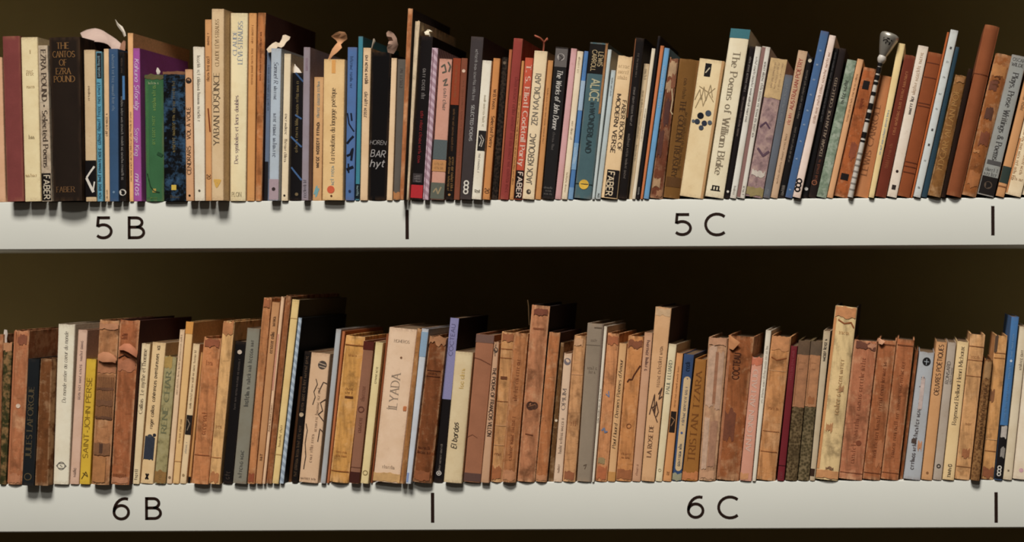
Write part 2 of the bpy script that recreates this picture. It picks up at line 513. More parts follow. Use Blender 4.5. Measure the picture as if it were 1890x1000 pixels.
S(lo_shelf, 'printed_bar', '|', 795, 802, 909, 964, 6.2)
S(lo_shelf, 'printed_number', '6', 1268, 1300, 914, 957); S(lo_shelf, 'printed_letter', 'C', 1324, 1364, 914, 958)
S(lo_shelf, 'printed_bar', '|', 1835, 1842, 908, 964, 6.2)

# ------------------------------------------------------------------ books
BOOKS = {'U': [], 'L': []}
GROUPS = {'U': 'books on the upper shelf', 'L': 'books on the lower shelf'}
def B(shelf, bl, br, tl, tr, ty, col, label, kind='paper', c2=None, marks=(), o=None, bulge=None, torn=0.0, pages=(112, 84, 54), drop=None, hard=None, board=None):
    BOOKS[shelf].append(dict(bl=bl, br=br, tl=tl, tr=tr, ty=ty, col=col, label=label, kind=kind, c2=c2, marks=list(marks), o=o,
                             bulge=bulge, torn=torn, pages=pages, drop=drop, hard=hard, board=board))

def prepare(shelf):
    zs = Z_UP if shelf == 'U' else Z_LO
    rnd = random.Random(11 if shelf == 'U' else 12)
    bs = BOOKS[shelf]
    for b in bs:
        y = -(b['o'] / 1000.0) if b['o'] is not None else rnd.uniform(-0.001, 0.003)
        b['y'] = y
        pyb = 368.6 if shelf == 'U' else 889.6
        xs = {}
        for k, py in (('bl', None), ('br', None), ('tl', b['ty']), ('tr', b['ty'])):
            px = b[k]
            p = pyb - (px - 945.0) * math.tan(ROLL) if py is None else py
            xs[k] = world_pt(px, p, y)
        b['zt'] = xs['tl'][1]
        b['X'] = [xs['bl'][0], xs['br'][0], xs['tl'][0], xs['tr'][0]]
        b['h'] = b['zt'] - zs
    for a, b in zip(bs, bs[1:]):                     # no two neighbours share space
        hm = min(a['h'], b['h'])
        g0 = 0.00095
        for which in (0, 1):
            h = 0 if which == 0 else hm
            ra = a['X'][1] + (a['X'][3] - a['X'][1]) * h / a['h']
            lb = b['X'][0] + (b['X'][2] - b['X'][0]) * h / b['h']
            gap = lb - ra
            if gap < g0:
                mid = (lb + ra) / 2
                if which == 0:
                    a['X'][1], b['X'][0] = mid - g0 / 2, mid + g0 / 2
                else:
                    a['X'][3] = a['X'][1] + (mid - g0 / 2 - a['X'][1]) * a['h'] / hm
                    b['X'][2] = b['X'][0] + (mid + g0 / 2 - b['X'][0]) * b['h'] / hm

def build_book(shelf, b):
    zs = Z_UP if shelf == 'U' else Z_LO
    X = b['X']; h = b['h']; y0 = b['y']
    rnd = random.Random(b['label'])
    lean = ((X[2] + X[3]) - (X[0] + X[1])) / 2 / h
    wb, wt = X[1] - X[0], X[3] - X[2]
    dl = wb * lean if lean > 0 else 0.0
    dr = -wb * lean if lean < 0 else 0.0
    drop = wt * lean * 0.9 if b['drop'] is None else b['drop'] * PX
    base = ((X[0] + X[1]) / 2, y0, zs)
    cor = [(X[0] - base[0], dl), (X[1] - base[0], dr), (X[2] - base[0], h), (X[3] - base[0], h - drop)]
    w_ = (wb + wt) / 2
    hard = b['hard'] if b['hard'] is not None else b['kind'] in ('aged', 'cloth', 'weave', 'marble')
    bulge = b['bulge'] if b['bulge'] is not None else (min(0.0035, w_ * 0.12) if b['kind'] in ('aged', 'cloth') else 0.0006)
    depth = max(0.095, min(0.165, h * rnd.uniform(0.62, 0.72)))
    th = 0.0016 if hard else 0.0006
    th = min(th, w_ * 0.2)
    def pt(u, v, y):                               # v from the bottom
        bx = cor[0][0] + (cor[1][0] - cor[0][0]) * u; bz = cor[0][1] + (cor[1][1] - cor[0][1]) * u
        tx = cor[2][0] + (cor[3][0] - cor[2][0]) * u; tz = cor[2][1] + (cor[3][1] - cor[2][1]) * u
        return (bx + (tx - bx) * v, y, bz + (tz - bz) * v)
    def sy(u): return -bulge * (1 - (2 * u - 1) ** 2) + bulge
    rough = 0.00014 if b['kind'] == 'aged' else 0.00006
    root = empty('old_hardback_book' if hard else 'paperback_book', base)
    tag(root, b['label'], 'book', GROUPS[shelf])
    # cover: left board, spine, right board in one folded sheet with thickness
    rs = min(0.0018, w_ * 0.22)
    us = [0, 0.02, 0.1, 0.25, 0.42, 0.58, 0.75, 0.9, 0.98, 1]
    path = [(0, depth, -2), (0, depth * 0.35, -.8), (0, rs + bulge * .4, -.03)]
    path += [(u, sy(u) + (rs * .6 if u in (0, 1) else rs * .15 if u in (.02, .98) else 0), u) for u in us[1:-1]]
    path += [(1, rs + bulge * .4, 1.03), (1, depth * 0.35, 1.8), (1, depth, 3)]
    k = th / w_
    inner = [(min(1 - k, max(k, p[0])), p[1] + (th if 0.001 < p[0] < .999 else (th if p[1] < depth * .2 else 0))) for p in path]
    nv, n = 9, len(path)
    V, UVs = [], []
    tj = [rnd.uniform(-1, .3) * b['torn'] * PX for _ in range(n)]
    tj = [0.0 if i < 2 or i >= n - 2 else (tj[i] + tj[i - 1]) / 2 for i in range(n)]
    for j in range(nv + 1):
        v = j / nv
        for (u, y, uu) in path:
            i = len(V) % n
            p = pt(u, v, y)
            dy = rnd.uniform(-rough, rough) if 0 < u < 1 else 0
            dx = rnd.uniform(-rough, rough) * .25 if 0 < j < nv else 0
            tz = tj[i] if j == nv else 0
            if b['kind'] == 'aged' and 2 <= i < n - 2 and j == nv: dy += 0.0008
            V.append((p[0] - abs(dx) if u > .5 else p[0] + abs(dx), p[1] + dy, p[2] + tz)); UVs.append((uu, v))
    off = len(V)
    for j in range(nv + 1):
        v = j / nv
        for i, (u, y) in enumerate(inner):
            p = pt(u, v, y)
            V.append((p[0], p[1], p[2] + (tj[i] if j == nv else 0))); UVs.append((path[i][2], v))
    F = []
    for j in range(nv):
        for i in range(n - 1):
            a = j * n + i
            F.append((a, a + 1, a + n + 1, a + n))
            F.append((off + a, off + a + n, off + a + n + 1, off + a + 1))
        for i in (0, n - 1):
            a = j * n + i
            q = (a, a + n, off + a + n, off + a)
            F.append(q if i == 0 else q[::-1])
    for i in range(n - 1):
        F.append((i, off + i, off + i + 1, i + 1))
        a = nv * n + i
        F.append((a, a + 1, off + a + 1, off + a))
    me = mesh('cover', V, F, 38)
    flat = [False if all((vi % n) <= 2 for vi in f_) or all((vi % n) >= n - 3 for vi in f_) else True for f_ in F]
    me.polygons.foreach_set('use_smooth', flat)
    ul = me.uv_layers.new(name='spine')
    for lp in me.loops: ul.data[lp.index].uv = UVs[lp.vertex_index]
    link('cover', me, cover_mat(b['kind'], b['col'], b['c2']), root)
    if b['board']:                                # side boards coloured darker than the spine
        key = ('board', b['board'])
        if key not in CACHE: CACHE[key] = plain_mat('dark_side_board', b['board'], 0.25, 160, 0.85, 0.2)
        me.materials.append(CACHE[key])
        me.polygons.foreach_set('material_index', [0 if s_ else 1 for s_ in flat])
    # page block
    k2 = k * 1.05
    lo, hi = (0.003, 0.0032) if hard else (0.0004, 0.0009)
    vb, vt = lo / h, 1 - (hi + b['torn'] * PX) / h
    yb, yf = th * 1.3 + bulge * .5 + 0.0006, depth - (0.004 if hard else 0.0004)
    pv = [pt(u, v, y) for v in (vb, vt) for (u, y) in ((k2, yb), (1 - k2, yb), (1 - k2, yf), (k2, yf))]
    pf = [(0, 3, 2, 1), (4, 5, 6, 7), (0, 1, 5, 4), (1, 2, 6, 5), (2, 3, 7, 6), (3, 0, 4, 7)]
    link('pages', mesh('pages', pv, pf), pages_mat(b['pages']), root)
    # print, bands, patches and emblems on the spine
    seq = [0]
    lift = rough + 0.00009
    def place(u, vt_, e): # vt_ measured from the top
        uc = min(1.0, max(0.0, u))
        p = pt(u, 1 - vt_, sy(uc) - e)
        return p
    def toward(c, t): return tuple(int(round(x + (y - x) * t)) for x, y in zip(c, b['col']))
    for mk in b['marks']:
        seq[0] += 1
        e = lift + seq[0] * 0.00003
        t = mk[0]
        if t in 'tq':
            if t == 't': _, s_, v0, v1, uc, hh, c, style, dr_, wt_ = (list(mk) + ['sans', 'u', .15][len(mk) - 7:])[:10]
            else: _, v0, v1, uc, hh, c, style, dr_, wt_ = (list(mk) + ['sans', 'u', .16][len(mk) - 6:])[:9]
            if t == 't': L, st = text_strokes(s_, .2, style)
            else: L, st = scribble_strokes(rnd, (v1 - v0) * h / (hh * w_))
            c = toward(c, .34 if t == 'q' else .14)
            VV, FF = lay_strokes(st, style, wt_)
            pts = []
            for (x, y) in VV:
                if dr_ == 'd': pts.append(place(uc + (y - .4) * hh, v0 + (v1 - v0) * x / L, e))
                else: pts.append(place(uc - (y - .4) * hh, v1 - (v1 - v0) * x / L, e))
            link('title_lettering', mesh('title_lettering', pts, FF), ink(c), root)
        elif t == 'h':
            _, s_, vc, u0, u1, hv, c, style, wt_ = (list(mk) + ['serif', .13][len(mk) - 7:])[:9]
            c = toward(c, .2)
            if s_ == '~': L, st = scribble_strokes(rnd, (u1 - u0) * w_ / (hv * h))
            else: L, st = text_strokes(s_, .18, style)
            VV, FF = lay_strokes(st, style, wt_)
            link('title_lettering', mesh('title_lettering', [place(u0 + (u1 - u0) * x / L, vc + (.5 - y) * hv, e) for x, y in VV], FF), ink(c), root)
        elif t == 'r':
            _, u0, u1, v0, v1, c = mk[:6]
            nm = mk[6] if len(mk) > 6 else 'printed_band'
            nu, nn = 8, 4
            pts = [place(u0 + (u1 - u0) * i / nu, v0 + (v1 - v0) * j / nn, e) for j in range(nn + 1) for i in range(nu + 1)]
            FF = [(j * (nu + 1) + i, (j + 1) * (nu + 1) + i, (j + 1) * (nu + 1) + i + 1, j * (nu + 1) + i + 1) for j in range(nn) for i in range(nu)]
            link(nm, mesh(nm, pts, FF, 60), ink(c), root)
        elif t == 'a':           # aged torn patch with an uneven outline, a little proud of the spine
            _, u0, u1, v0, v1, c = mk[:6]
            jit = mk[6] if len(mk) > 6 else .03
            if b['kind'] == 'aged': c = toward(c, .28)
            nu = 22
            e2 = e + 0.00003
            def edge(vv):
                ph = [(rnd.uniform(0, 6.3), k_, rnd.uniform(.3, 1) / k_ ** .7) for k_ in (2, 3, 5, 8)]
                return [vv + jit * .75 * sum(am * math.sin(k_ * i / nu * 3.6 + p_) for p_, k_, am in ph) for i in range(nu + 1)]
            rows = [edge(v0), [v0 * .67 + v1 * .33] * (nu + 1), [v0 * .33 + v1 * .67] * (nu + 1), edge(v1)]
            pts = [place(u0 + (u1 - u0) * i / nu, r[i], e2) for r in rows for i in range(nu + 1)]
            FF = [(j * (nu + 1) + i, (j + 1) * (nu + 1) + i, (j + 1) * (nu + 1) + i + 1, j * (nu + 1) + i + 1) for j in range(3) for i in range(nu)]
            key = ('patch', c)
            if key not in CACHE: CACHE[key] = plain_mat('worn_patch', c, 0.55, 110, 0.8, 0.3)
            link('worn_patch', mesh('worn_patch', pts, FF, 60), CACHE[key], root)
        elif t in 'co':
            _, uc, vc, r, c = mk[:5]
            r *= PX
            m = 20
            if t == 'c':
                ring = [(math.cos(2 * math.pi * i / m), math.sin(2 * math.pi * i / m)) for i in range(m)]
                pts = [place(uc + r * x / w_, vc + r * y / h, e) for x, y in ring]
                FF = [tuple(range(m))[::-1]]
            else:
                wt_ = (mk[5] if len(mk) > 5 else 1.5) * PX
                vv, FF = ribbon([(r * math.cos(2 * math.pi * i / m), r * math.sin(2 * math.pi * i / m)) for i in range(m + 1)], wt_, wt_)
                pts = [place(uc + x / w_, vc + y / h, e) for x, y in vv]
            link('emblem', mesh('emblem', pts, FF), ink(c), root)
        elif t == 's':
            _, path_, wt_, c = mk[:4]
            vv, FF = ribbon([(p[0] * w_, p[1] * h) for p in path_], wt_ * PX, wt_ * PX, 0.0016)
            link('drawn_mark', mesh('drawn_mark', [place(x / w_, y / h, e) for x, y in vv], FF), ink(c), root)
    return root

# ------------------------------------------------------------------ upper shelf, from the left
K, W, G, GR, BR = (30, 22, 18), (222, 212, 198), (158, 112, 62), (112, 100, 90), (95, 55, 30)
U = 'U'
B(U, -8, 10, -18, 3, 106, (212, 165, 128), 'pale salmon spine cut off by the left edge of the picture, upper row')
B(U, 12, 44, 3, 36, 67, (134, 66, 62), 'plain maroon cloth hardback near the left end of the upper row', 'cloth', o=14, bulge=.0012)
B(U, 45, 75, 37, 69, 69, (226, 207, 162), 'ivory paperback with faint small print right beside the plain maroon book', o=13, marks=[
  ('q', .075, .10, .55, .1, (170, 140, 95)), ('h', '~', .205, .3, .8, .02, (165, 135, 90)), ('h', '~', .222, .3, .8, .02, (165, 135, 90)), ('h', '~', .30, .3, .85, .018, (165, 135, 90)),
  ('h', '~', .607, .35, .8, .022, (95, 75, 45)), ('h', '~', .84, .1, .9, .018, (175, 145, 100))])
B(U, 77, 95, 69, 87, 84, (186, 164, 138), 'narrow mottled grey paperback titled Selected Poems, left of the wide black hardback', 'marble', (205, 185, 158), o=14, hard=False, marks=[
  ('t', 'EZRA POUND * Selected Poems', .03, .78, .5, .5, (62, 48, 38), 'serif', 'd', .17), ('r', .04, .96, .82, .995, (34, 26, 22)), ('t', 'FABER', .835, .985, .5, .6, (205, 190, 165), 'sans', 'd', .16)])
B(U, 97, 152, 88, 149, 68, (46, 33, 24), 'wide black-brown hardback titled The Cantos in gold capitals', 'cloth', o=18, bulge=.003, torn=1.5, marks=[
  ('h', 'THE', .055, .28, .68, .036, G), ('h', 'CANTOS', .107, .13, .85, .036, G), ('h', 'OF', .158, .36, .6, .036, G), ('h', 'EZRA', .21, .24, .72, .036, G),
  ('h', 'POUND', .258, .16, .84, .036, G), ('h', 'FABER', .93, .14, .78, .032, (130, 92, 55))])
B(U, 155, 178, 150, 175, 92, (204, 176, 136), 'beige paperback with a black and white picture at its foot', o=9, marks=[
  ('q', .24, .34, .45, .22, (90, 70, 50), 'italic', 'd'), ('r', 0, 1, .73, .97, (24, 18, 18)), ('s', [(.1, .845), (.85, .77)], 3.5, W), ('s', [(.1, .845), (.75, .94)], 5, W), ('s', [(.72, .93), (.85, .87)], 2.5, W)])
B(U, 179, 191, 176, 189, 95, (72, 152, 178), 'narrow turquoise paperback with dense dark lettering, beside the beige one', o=9, marks=[
  ('r', .2, .95, .01, .18, (38, 40, 44)), ('q', .02, .17, .55, .45, (150, 150, 150)), ('q', .2, .62, .5, .6, (36, 80, 105), 'sans', 'u', .22), ('q', .64, .98, .5, .6, (30, 62, 85), 'sans', 'u', .22)])
B(U, 192, 202, 189, 200, 90, (220, 182, 138), 'thin cream booklet between the turquoise and navy spines', o=6, marks=[('q', .42, .57, .5, .55, (80, 60, 45)), ('q', .92, .98, .5, .35, (110, 85, 60))])
B(U, 202, 219, 200, 218, 90, (44, 80, 118), 'navy blue paperback with fine white print near the curled paper', o=9, marks=[
  ('q', .04, .42, .5, .33, (150, 165, 180), 'italic', 'd'), ('c', .5, .94, 2.2, (110, 140, 170))])
B(U, 220, 235, 218, 232, 96, (24, 20, 20), 'black paperback with a white round emblem at its foot and a blue tab', o=8, marks=[
  ('r', .62, 1, .16, .32, (60, 120, 175)), ('q', .03, .14, .5, .4, (110, 90, 75)), ('q', .3, .86, .5, .42, (185, 175, 165), 'sans', 'd'), ('c', .5, .94, 6, (215, 205, 190)), ('c', .58, .945, 3.3, (30, 24, 22))])
B(U, 236, 246, 232, 245, 61, (232, 176, 120), 'tall thin peach booklet standing left of the purple paperback', o=2, marks=[('q', .46, .88, .5, .4, (75, 50, 35))])
B(U, 246, 264, 245, 261, 89, (160, 78, 152), 'bright purple paperback with white handwritten title', o=9, marks=[
  ('t', 'Kahuna Şifacılığı', .07, .40, .5, .62, (228, 205, 225), 'italic', 'd', .12), ('t', 'Serge King', .52, .70, .45, .55, (228, 205, 225), 'italic', 'd', .12), ('t', 'mitos', .82, .96, .5, .6, (228, 205, 225), 'hand', 'd', .13)])
B(U, 265, 301, 262, 300, 138, (52, 112, 62), 'short wide green hardback with worn brown top', 'cloth', o=2, torn=1, bulge=.002, marks=[
  ('a', 0, 1, .0, .035, (92, 82, 38), .012), ('q', .08, .28, .55, .2, (150, 165, 85)), ('q', .32, .55, .5, .2, (140, 160, 85)), ('s', [(.12, .05), (.14, .97)], 1.2, (80, 135, 75)), ('s', [(.2, .05), (.22, .97)], 1.0, (80, 135, 75)),
  ('h', '~', .065, .25, .8, .02, (190, 190, 150)), ('r', .42, .62, .90, .93, (178, 150, 70)), ('h', '~', .97, .3, .75, .015, (120, 140, 60)), ('s', [(.12, .78), (.3, .88), (.5, .92), (.8, .93)], 2, (28, 62, 32)), ('s', [(.7, .62), (.95, .64)], 6, (32, 78, 42))])
B(U, 302, 343, 300, 341, 132, (18, 18, 20), 'black and blue marbled hardback right of the green book', 'marble', (44, 80, 112), o=5, torn=1, marks=[
  ('a', 0, 1, .0, .022, (125, 80, 50), .006), ('q', .06, .32, .5, .14, (150, 130, 80)), ('q', .33, .62, .48, .16, (178, 152, 85)), ('r', .36, .58, .875, .915, (215, 180, 70)), ('h', '~', .965, .3, .75, .02, (105, 95, 80))])
B(U, 343, 358, 341, 355, 128, (208, 158, 116), 'narrow tan paperback titled Vol a Voile in black capitals', o=13, marks=[
  ('t', 'CENDRARS', .585, .80, .5, .5, (62, 42, 32), 'sans', 'u', .15), ('t', 'VOL À VOILE', .29, .53, .5, .5, (62, 42, 32), 'sans', 'u', .15), ('c', .5, .085, 5.5, (52, 40, 34)), ('s', [(.3, .085), (.7, .07)], 1.2, (150, 110, 85)), ('c', .5, .96, 2, K)])
B(U, 358, 378, 355, 377, 86, (224, 212, 190), 'white paperback with small grey lettering left of the tall group', o=13, torn=1.5, marks=[
  ('q', .06, .49, .5, .3, (120, 108, 95), 'sans', 'd'), ('c', .5, .935, 2.2, (90, 80, 65))])
B(U, 379, 390, 377, 390, 36, (208, 152, 98), 'tall narrow orange-tan paperback left of the one titled Yaban Dusunce', o=13, marks=[
  ('q', .07, .14, .5, .45, (115, 75, 45)), ('q', .2, .34, .5, .5, (100, 62, 38)), ('s', [(.5, .49), (.8, .62)], 2.5, (125, 60, 25)), ('t', '20', .855, .88, .5, .6, (75, 50, 35), 'sans', 'd')])
B(U, 390, 418, 390, 419, 16, (213, 182, 140), 'tall tan paperback titled Yaban Dusunce, highest on the left', o=17, torn=.8, marks=[
  ('t', 'YABAN DÜŞÜNCE', .335, .71, .46, .46, (88, 70, 52), 'serif', 'u', .13), ('t', 'CLAUDE LÉVI-STRAUSS', .055, .30, .5, .3, (150, 118, 80), 'serif', 'u', .12),
  ('s', [(.2, .895), (.75, .895), (.45, .93), (.3, .9), (.6, .905)], 4, (220, 170, 80))])
B(U, 418, 454, 419, 458, 24, (232, 216, 174), 'tall ivory paperback with blue-grey author name and violet title', o=2, marks=[
  ('t', 'CLAUDE', .095, .225, .30, .24, (128, 142, 165), 'serif', 'u', .13), ('t', 'LÉVI-STRAUSS', .045, .27, .62, .26, (128, 142, 165), 'serif', 'u', .13), ('t', 'Des symboles et leurs doubles', .44, .80, .42, .23, (126, 104, 112), 'serif', 'u', .12), ('h', 'PLON', .965, .14, .72, .022, (130, 115, 85))])
B(U, 454, 470, 458, 474, 24, (208, 148, 88), 'tall smooth orange-tan paperback directly right of the ivory one', o=1, marks=[('q', .06, .16, .5, .3, (150, 95, 50)), ('q', .18, .38, .5, .3, (160, 100, 52))])
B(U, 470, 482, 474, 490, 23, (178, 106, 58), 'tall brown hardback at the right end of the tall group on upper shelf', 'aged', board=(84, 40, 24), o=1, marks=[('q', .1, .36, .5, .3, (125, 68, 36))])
B(U, 487, 496, 492, 500, 91, (96, 112, 138), 'thin slate-blue booklet tucked under the crumpled paper tab', o=-4, marks=[('r', 0, .8, .74, 1, (38, 34, 36)), ('q', .1, .4, .5, .5, (70, 84, 105))])
B(U, 496, 515, 500, 521, 89, (172, 184, 196), 'pale blue-grey paperback fading to pink at its foot', o=9, marks=[
  ('r', 0, 1, .86, .995, (176, 152, 158)), ('t', 'Samuel R.', .09, .235, .5, .42, (95, 98, 112), 'italic', 'd', .12), ('q', .25, .34, .5, .36, (95, 98, 112), 'italic', 'd'), ('q', .43, .73, .5, .42, (95, 98, 112), 'italic', 'd'), ('c', .5, .925, 3.4, (60, 46, 46))])
B(U, 517, 532, 522, 538, 99, (232, 212, 178), 'cream paperback standing left of the black one with blue lines', o=3, marks=[('q', .41, .56, .5, .4, (70, 56, 46), 'sans', 'd'), ('q', .58, .74, .5, .45, (110, 92, 76), 'sans', 'd'), ('c', .5, .965, 2, K)])
B(U, 533, 556, 538, 560, 134, (22, 18, 20), 'short black paperback crossed by thin blue lines', o=0, marks=[
  ('q', .06, .62, .5, .28, (168, 142, 88), 'italic'), ('s', [(.3, .0), (1, .07)], 3, (50, 85, 130)), ('s', [(.35, .33), (.9, .36)], 3, (60, 100, 150)), ('s', [(.0, .5), (.95, .58)], 3, (60, 100, 150)), ('s', [(.1, .74), (1, .84)], 3, (60, 100, 150)), ('c', .6, .95, 3, (120, 100, 70))])
B(U, 556, 571, 560, 575, 87, (146, 134, 142), 'plain mauve-grey paperback right of the short black one with blue lines', o=9, marks=[('q', .06, .15, .5, .45, (150, 112, 130)), ('q', .86, .98, .5, .5, (100, 92, 96))])
B(U, 574, 593, 577, 597, 142, (204, 158, 108), 'short tan paperback with grey-blue upper and black lower lettering', o=-1, marks=[
  ('q', .03, .33, .5, .34, (126, 140, 140), 'sans', 'u', .2), ('q', .36, .73, .5, .42, (46, 36, 32), 'sans', 'u', .24), ('s', [(.2, .95), (.5, .88), (.4, .97), (.7, .9)], 3, (110, 170, 175))])
B(U, 594, 634, 597, 638, 109, (228, 190, 134), 'wide cream paperback titled La revolution du langage with a red dot', o=8, marks=[
  ('r', .40, .58, .005, .10, (232, 165, 88)), ('t', 'La révolution du langage poétique', .205, .735, .5, .22, (92, 72, 54), 'serif', 'u', .12), ('q', .75, .89, .5, .18, (120, 150, 160)), ('c', .43, .925, 7, (218, 98, 62)), ('c', .46, .97, 2, BR)])
B(U, 635, 654, 639, 659, 87, (68, 108, 166), 'blue paperback with black brush strokes on its lower half', o=2, marks=[
  ('q', .06, .27, .45, .33, (40, 62, 100), 'sans', 'd'), ('s', [(.1, .43), (.3, .5), (.5, .52), (.85, .55)], 2.5, (22, 26, 44)), ('s', [(.5, .43), (.6, .48)], 3, (22, 26, 44)), ('s', [(.1, .63), (.5, .6), (.8, .58)], 4, (22, 26, 44)),
  ('s', [(.1, .71), (.5, .7), (.75, .66), (.6, .74)], 4, (22, 26, 44)), ('s', [(.1, .8), (.85, .78)], 5, (22, 26, 44)), ('s', [(.3, .76), (.35, .82)], 3, (22, 26, 44)), ('c', .5, .94, 2.5, (35, 45, 80))])
B(U, 655, 663, 661, 670, 67, (34, 130, 150), 'tall thin teal booklet right of the blue brush-stroke paperback', o=1, marks=[('r', 0, 1, .9, .99, (24, 36, 42)), ('q', .91, .98, .5, .6, (200, 200, 190), 'sans', 'd')])
B(U, 664, 679, 670, 685, 88, (222, 188, 148), 'pale pinkish-beige paperback with black upper lettering, left of thick black volume', o=2, marks=[('q', .05, .24, .5, .46, (52, 40, 36), 'sans', 'd', .2), ('q', .29, .47, .5, .46, (92, 76, 66), 'sans', 'd', .2)])
B(U, 679, 712, 686, 722, 96, (20, 15, 15), 'thick black volume with white handwriting across its spine', 'cloth', o=1, torn=2, bulge=.001, marks=[
  ('h', 'HOREN', .612, .0, .88, .028, (185, 178, 172), 'hand', .1), ('h', 'BAR', .685, .06, .86, .045, (205, 198, 192), 'hand', .11), ('h', 'hyt', .752, .05, .82, .05, (205, 198, 192), 'hand', .11)])
B(U, 713, 724, 722, 733, 107, (232, 198, 158), 'thin cream booklet right of the thick black volume', o=2)
B(U, 725, 737, 733, 749, 109, (106, 97, 88), 'narrow dark grey cloth book with a frayed tan foot', 'cloth', o=2, marks=[('q', .06, .2, .5, .5, (66, 58, 54)), ('a', .0, 1, .945, .995, (185, 120, 65), .015)])
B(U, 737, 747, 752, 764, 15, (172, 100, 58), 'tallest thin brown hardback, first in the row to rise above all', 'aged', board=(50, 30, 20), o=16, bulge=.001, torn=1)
B(U, 747, 755, 763, 775, 37, (205, 176, 146), 'coverless stack of frayed pages leaning on the tallest thin brown hardback', 'aged', o=8, torn=5, bulge=.0004)
B(U, 756, 780, 776, 799, 66, (24, 17, 17), 'black paperback with red title and red block at its foot', o=4, marks=[
  ('q', .2, .4, .5, .34, (172, 164, 158), 'italic', 'd'), ('q', .46, .78, .5, .26, (172, 40, 42), 'sans', 'd', .2), ('r', .1, .85, .84, .895, (64, 56, 56)), ('q', .845, .89, .5, .5, (150, 140, 136)), ('r', .0, .96, .91, .99, (184, 40, 46))])
B(U, 780, 792, 797, 810, 88, (202, 172, 182), 'lilac-pink paperback with fine diagonal stripes', 'stripe', (172, 136, 148), o=8, marks=[('s', [(.3, .01), (.3, .99)], 1.2, (120, 82, 90))])
B(U, 792, 820, 809, 835, 108, (200, 146, 126), 'pink paperback with grey-green and ochre bands on its lower half', o=4, marks=[
  ('s', [(.2, .06), (.45, .04), (.6, .09), (.3, .1)], 3, (92, 88, 74)), ('s', [(.7, .02), (.9, .05), (.8, .09)], 3, (92, 88, 74)), ('s', [(.4, .16), (.7, .14), (.5, .19), (.8, .18)], 2.5, (100, 92, 80)), ('q', .21, .37, .6, .28, (105, 96, 88), 'sans', 'd'), ('r', 0, 1, .575, .715, (88, 98, 98)), ('r', 0, 1, .72, .80, (196, 138, 84)), ('h', '~', .745, .15, .85, .018, (130, 92, 52)), ('h', '~', .775, .15, .85, .018, (130, 92, 52)), ('r', 0, 1, .88, .995, (98, 100, 88)), ('s', [(.2, .95), (.4, .92), (.55, .96), (.75, .91)], 2.5, (158, 138, 105))])
B(U, 820, 837, 836, 851, 107, (26, 18, 16), 'black paperback with rust-orange top section and gilt lettering', o=3, marks=[
  ('r', 0, 1, .0, .33, (148, 62, 32)), ('q', .05, .28, .5, .3, (196, 120, 70), 'sans', 'd'), ('q', .36, .66, .5, .28, (150, 105, 62), 'sans', 'd'), ('q', .7, .94, .32, .3, (180, 132, 70), 'sans', 'd', .2), ('q', .7, .94, .7, .3, (180, 132, 70), 'sans', 'd', .2), ('c', .5, .965, 2.2, (170, 120, 65))])
B(U, 837, 848, 851, 863, 107, (126, 70, 50), 'thin rust-brown paperback with a pale spot, left of dark grey volume', o=5, marks=[('c', .5, .09, 3, (225, 190, 165)), ('q', .15, .9, .5, .4, (160, 96, 66))])
B(U, 848, 869, 869, 893, 67, (62, 54, 54), 'dark charcoal paperback titled Selected Poems with three white rings', o=7, marks=[
  ('q', .08, .40, .55, .24, (198, 192, 186), 'sans', 'd'), ('t', 'SELECTED POEMS', .42, .64, .55, .24, (198, 192, 186), 'sans', 'd', .15), ('o', .5, .90, 4, W, 2.5), ('o', .5, .926, 4, W, 2.5), ('o', .5, .952, 4, W, 2.5)])
B(U, 870, 889, 890, 909, 111, (232, 222, 202), 'white paperback with a small black photograph at mid-spine', o=8, marks=[
  ('q', .25, .48, .6, .26, (165, 150, 120), 'sans', 'd'), ('r', .2, 1, .505, .65, (44, 38, 36)), ('s', [(.4, .54), (.7, .57), (.5, .62)], 5, (195, 185, 172)), ('q', .67, .81, .5, .28, (160, 150, 138), 'sans', 'd'), ('t', '20', .93, .95, .5, .5, (100, 88, 72), 'sans', 'd')])
B(U, 889, 905, 909, 925, 107, (198, 132, 75), 'orange-tan paperback titled Selected Poetry', o=5, marks=[
  ('t', 'W.B.Yeats', .22, .36, .55, .42, (92, 58, 38), 'sans', 'd'), ('t', 'Selected Poetry', .41, .63, .55, .46, (78, 48, 32), 'sans', 'd'), ('t', '20', .92, .955, .5, .6, (80, 50, 34), 'sans', 'd')])
B(U, 905, 919, 925, 938, 105, (38, 29, 23), 'narrow black textured hardback left of the brick-red book', 'weave', (62, 48, 38), o=0, marks=[('q', .1, .3, .5, .4, (92, 74, 58), 'sans', 'd'), ('c', .5, .04, 3, (110, 92, 74))])
B(U, 919, 922, 939, 946, 91, (172, 98, 62), 'very thin brown booklet against the left side of the brick-red book', o=0)
B(U, 922, 939, 947, 967, 70, (158, 66, 58), 'tall brick-red cloth hardback left of the one titled Cocktail Party', 'cloth', o=2, bulge=.001, marks=[('q', .24, .97, .7, .4, (132, 50, 44), 'sans', 'd', .2)])
B(U, 939, 948, 961, 968, 112, (198, 138, 80), 'thin tan paperback squeezed between brick-red and orange-red spines', o=1, marks=[('q', .25, .9, .5, .5, (110, 70, 42), 'sans', 'd')])
B(U, 948, 963, 969, 984, 106, (192, 80, 55), 'orange-red paperback titled Cocktail Party in white letters', o=2, marks=[
  ('t', 'T. S. Eliot', .05, .33, .5, .58, (235, 205, 185), 'serif', 'd', .16), ('t', '| Cocktail Party', .345, .76, .5, .6, (235, 205, 185), 'serif', 'd', .17), ('r', 0, 1, .795, .995, (28, 20, 20)), ('t', 'FABER', .81, .985, .5, .62, (225, 212, 195), 'sans', 'd', .16)])
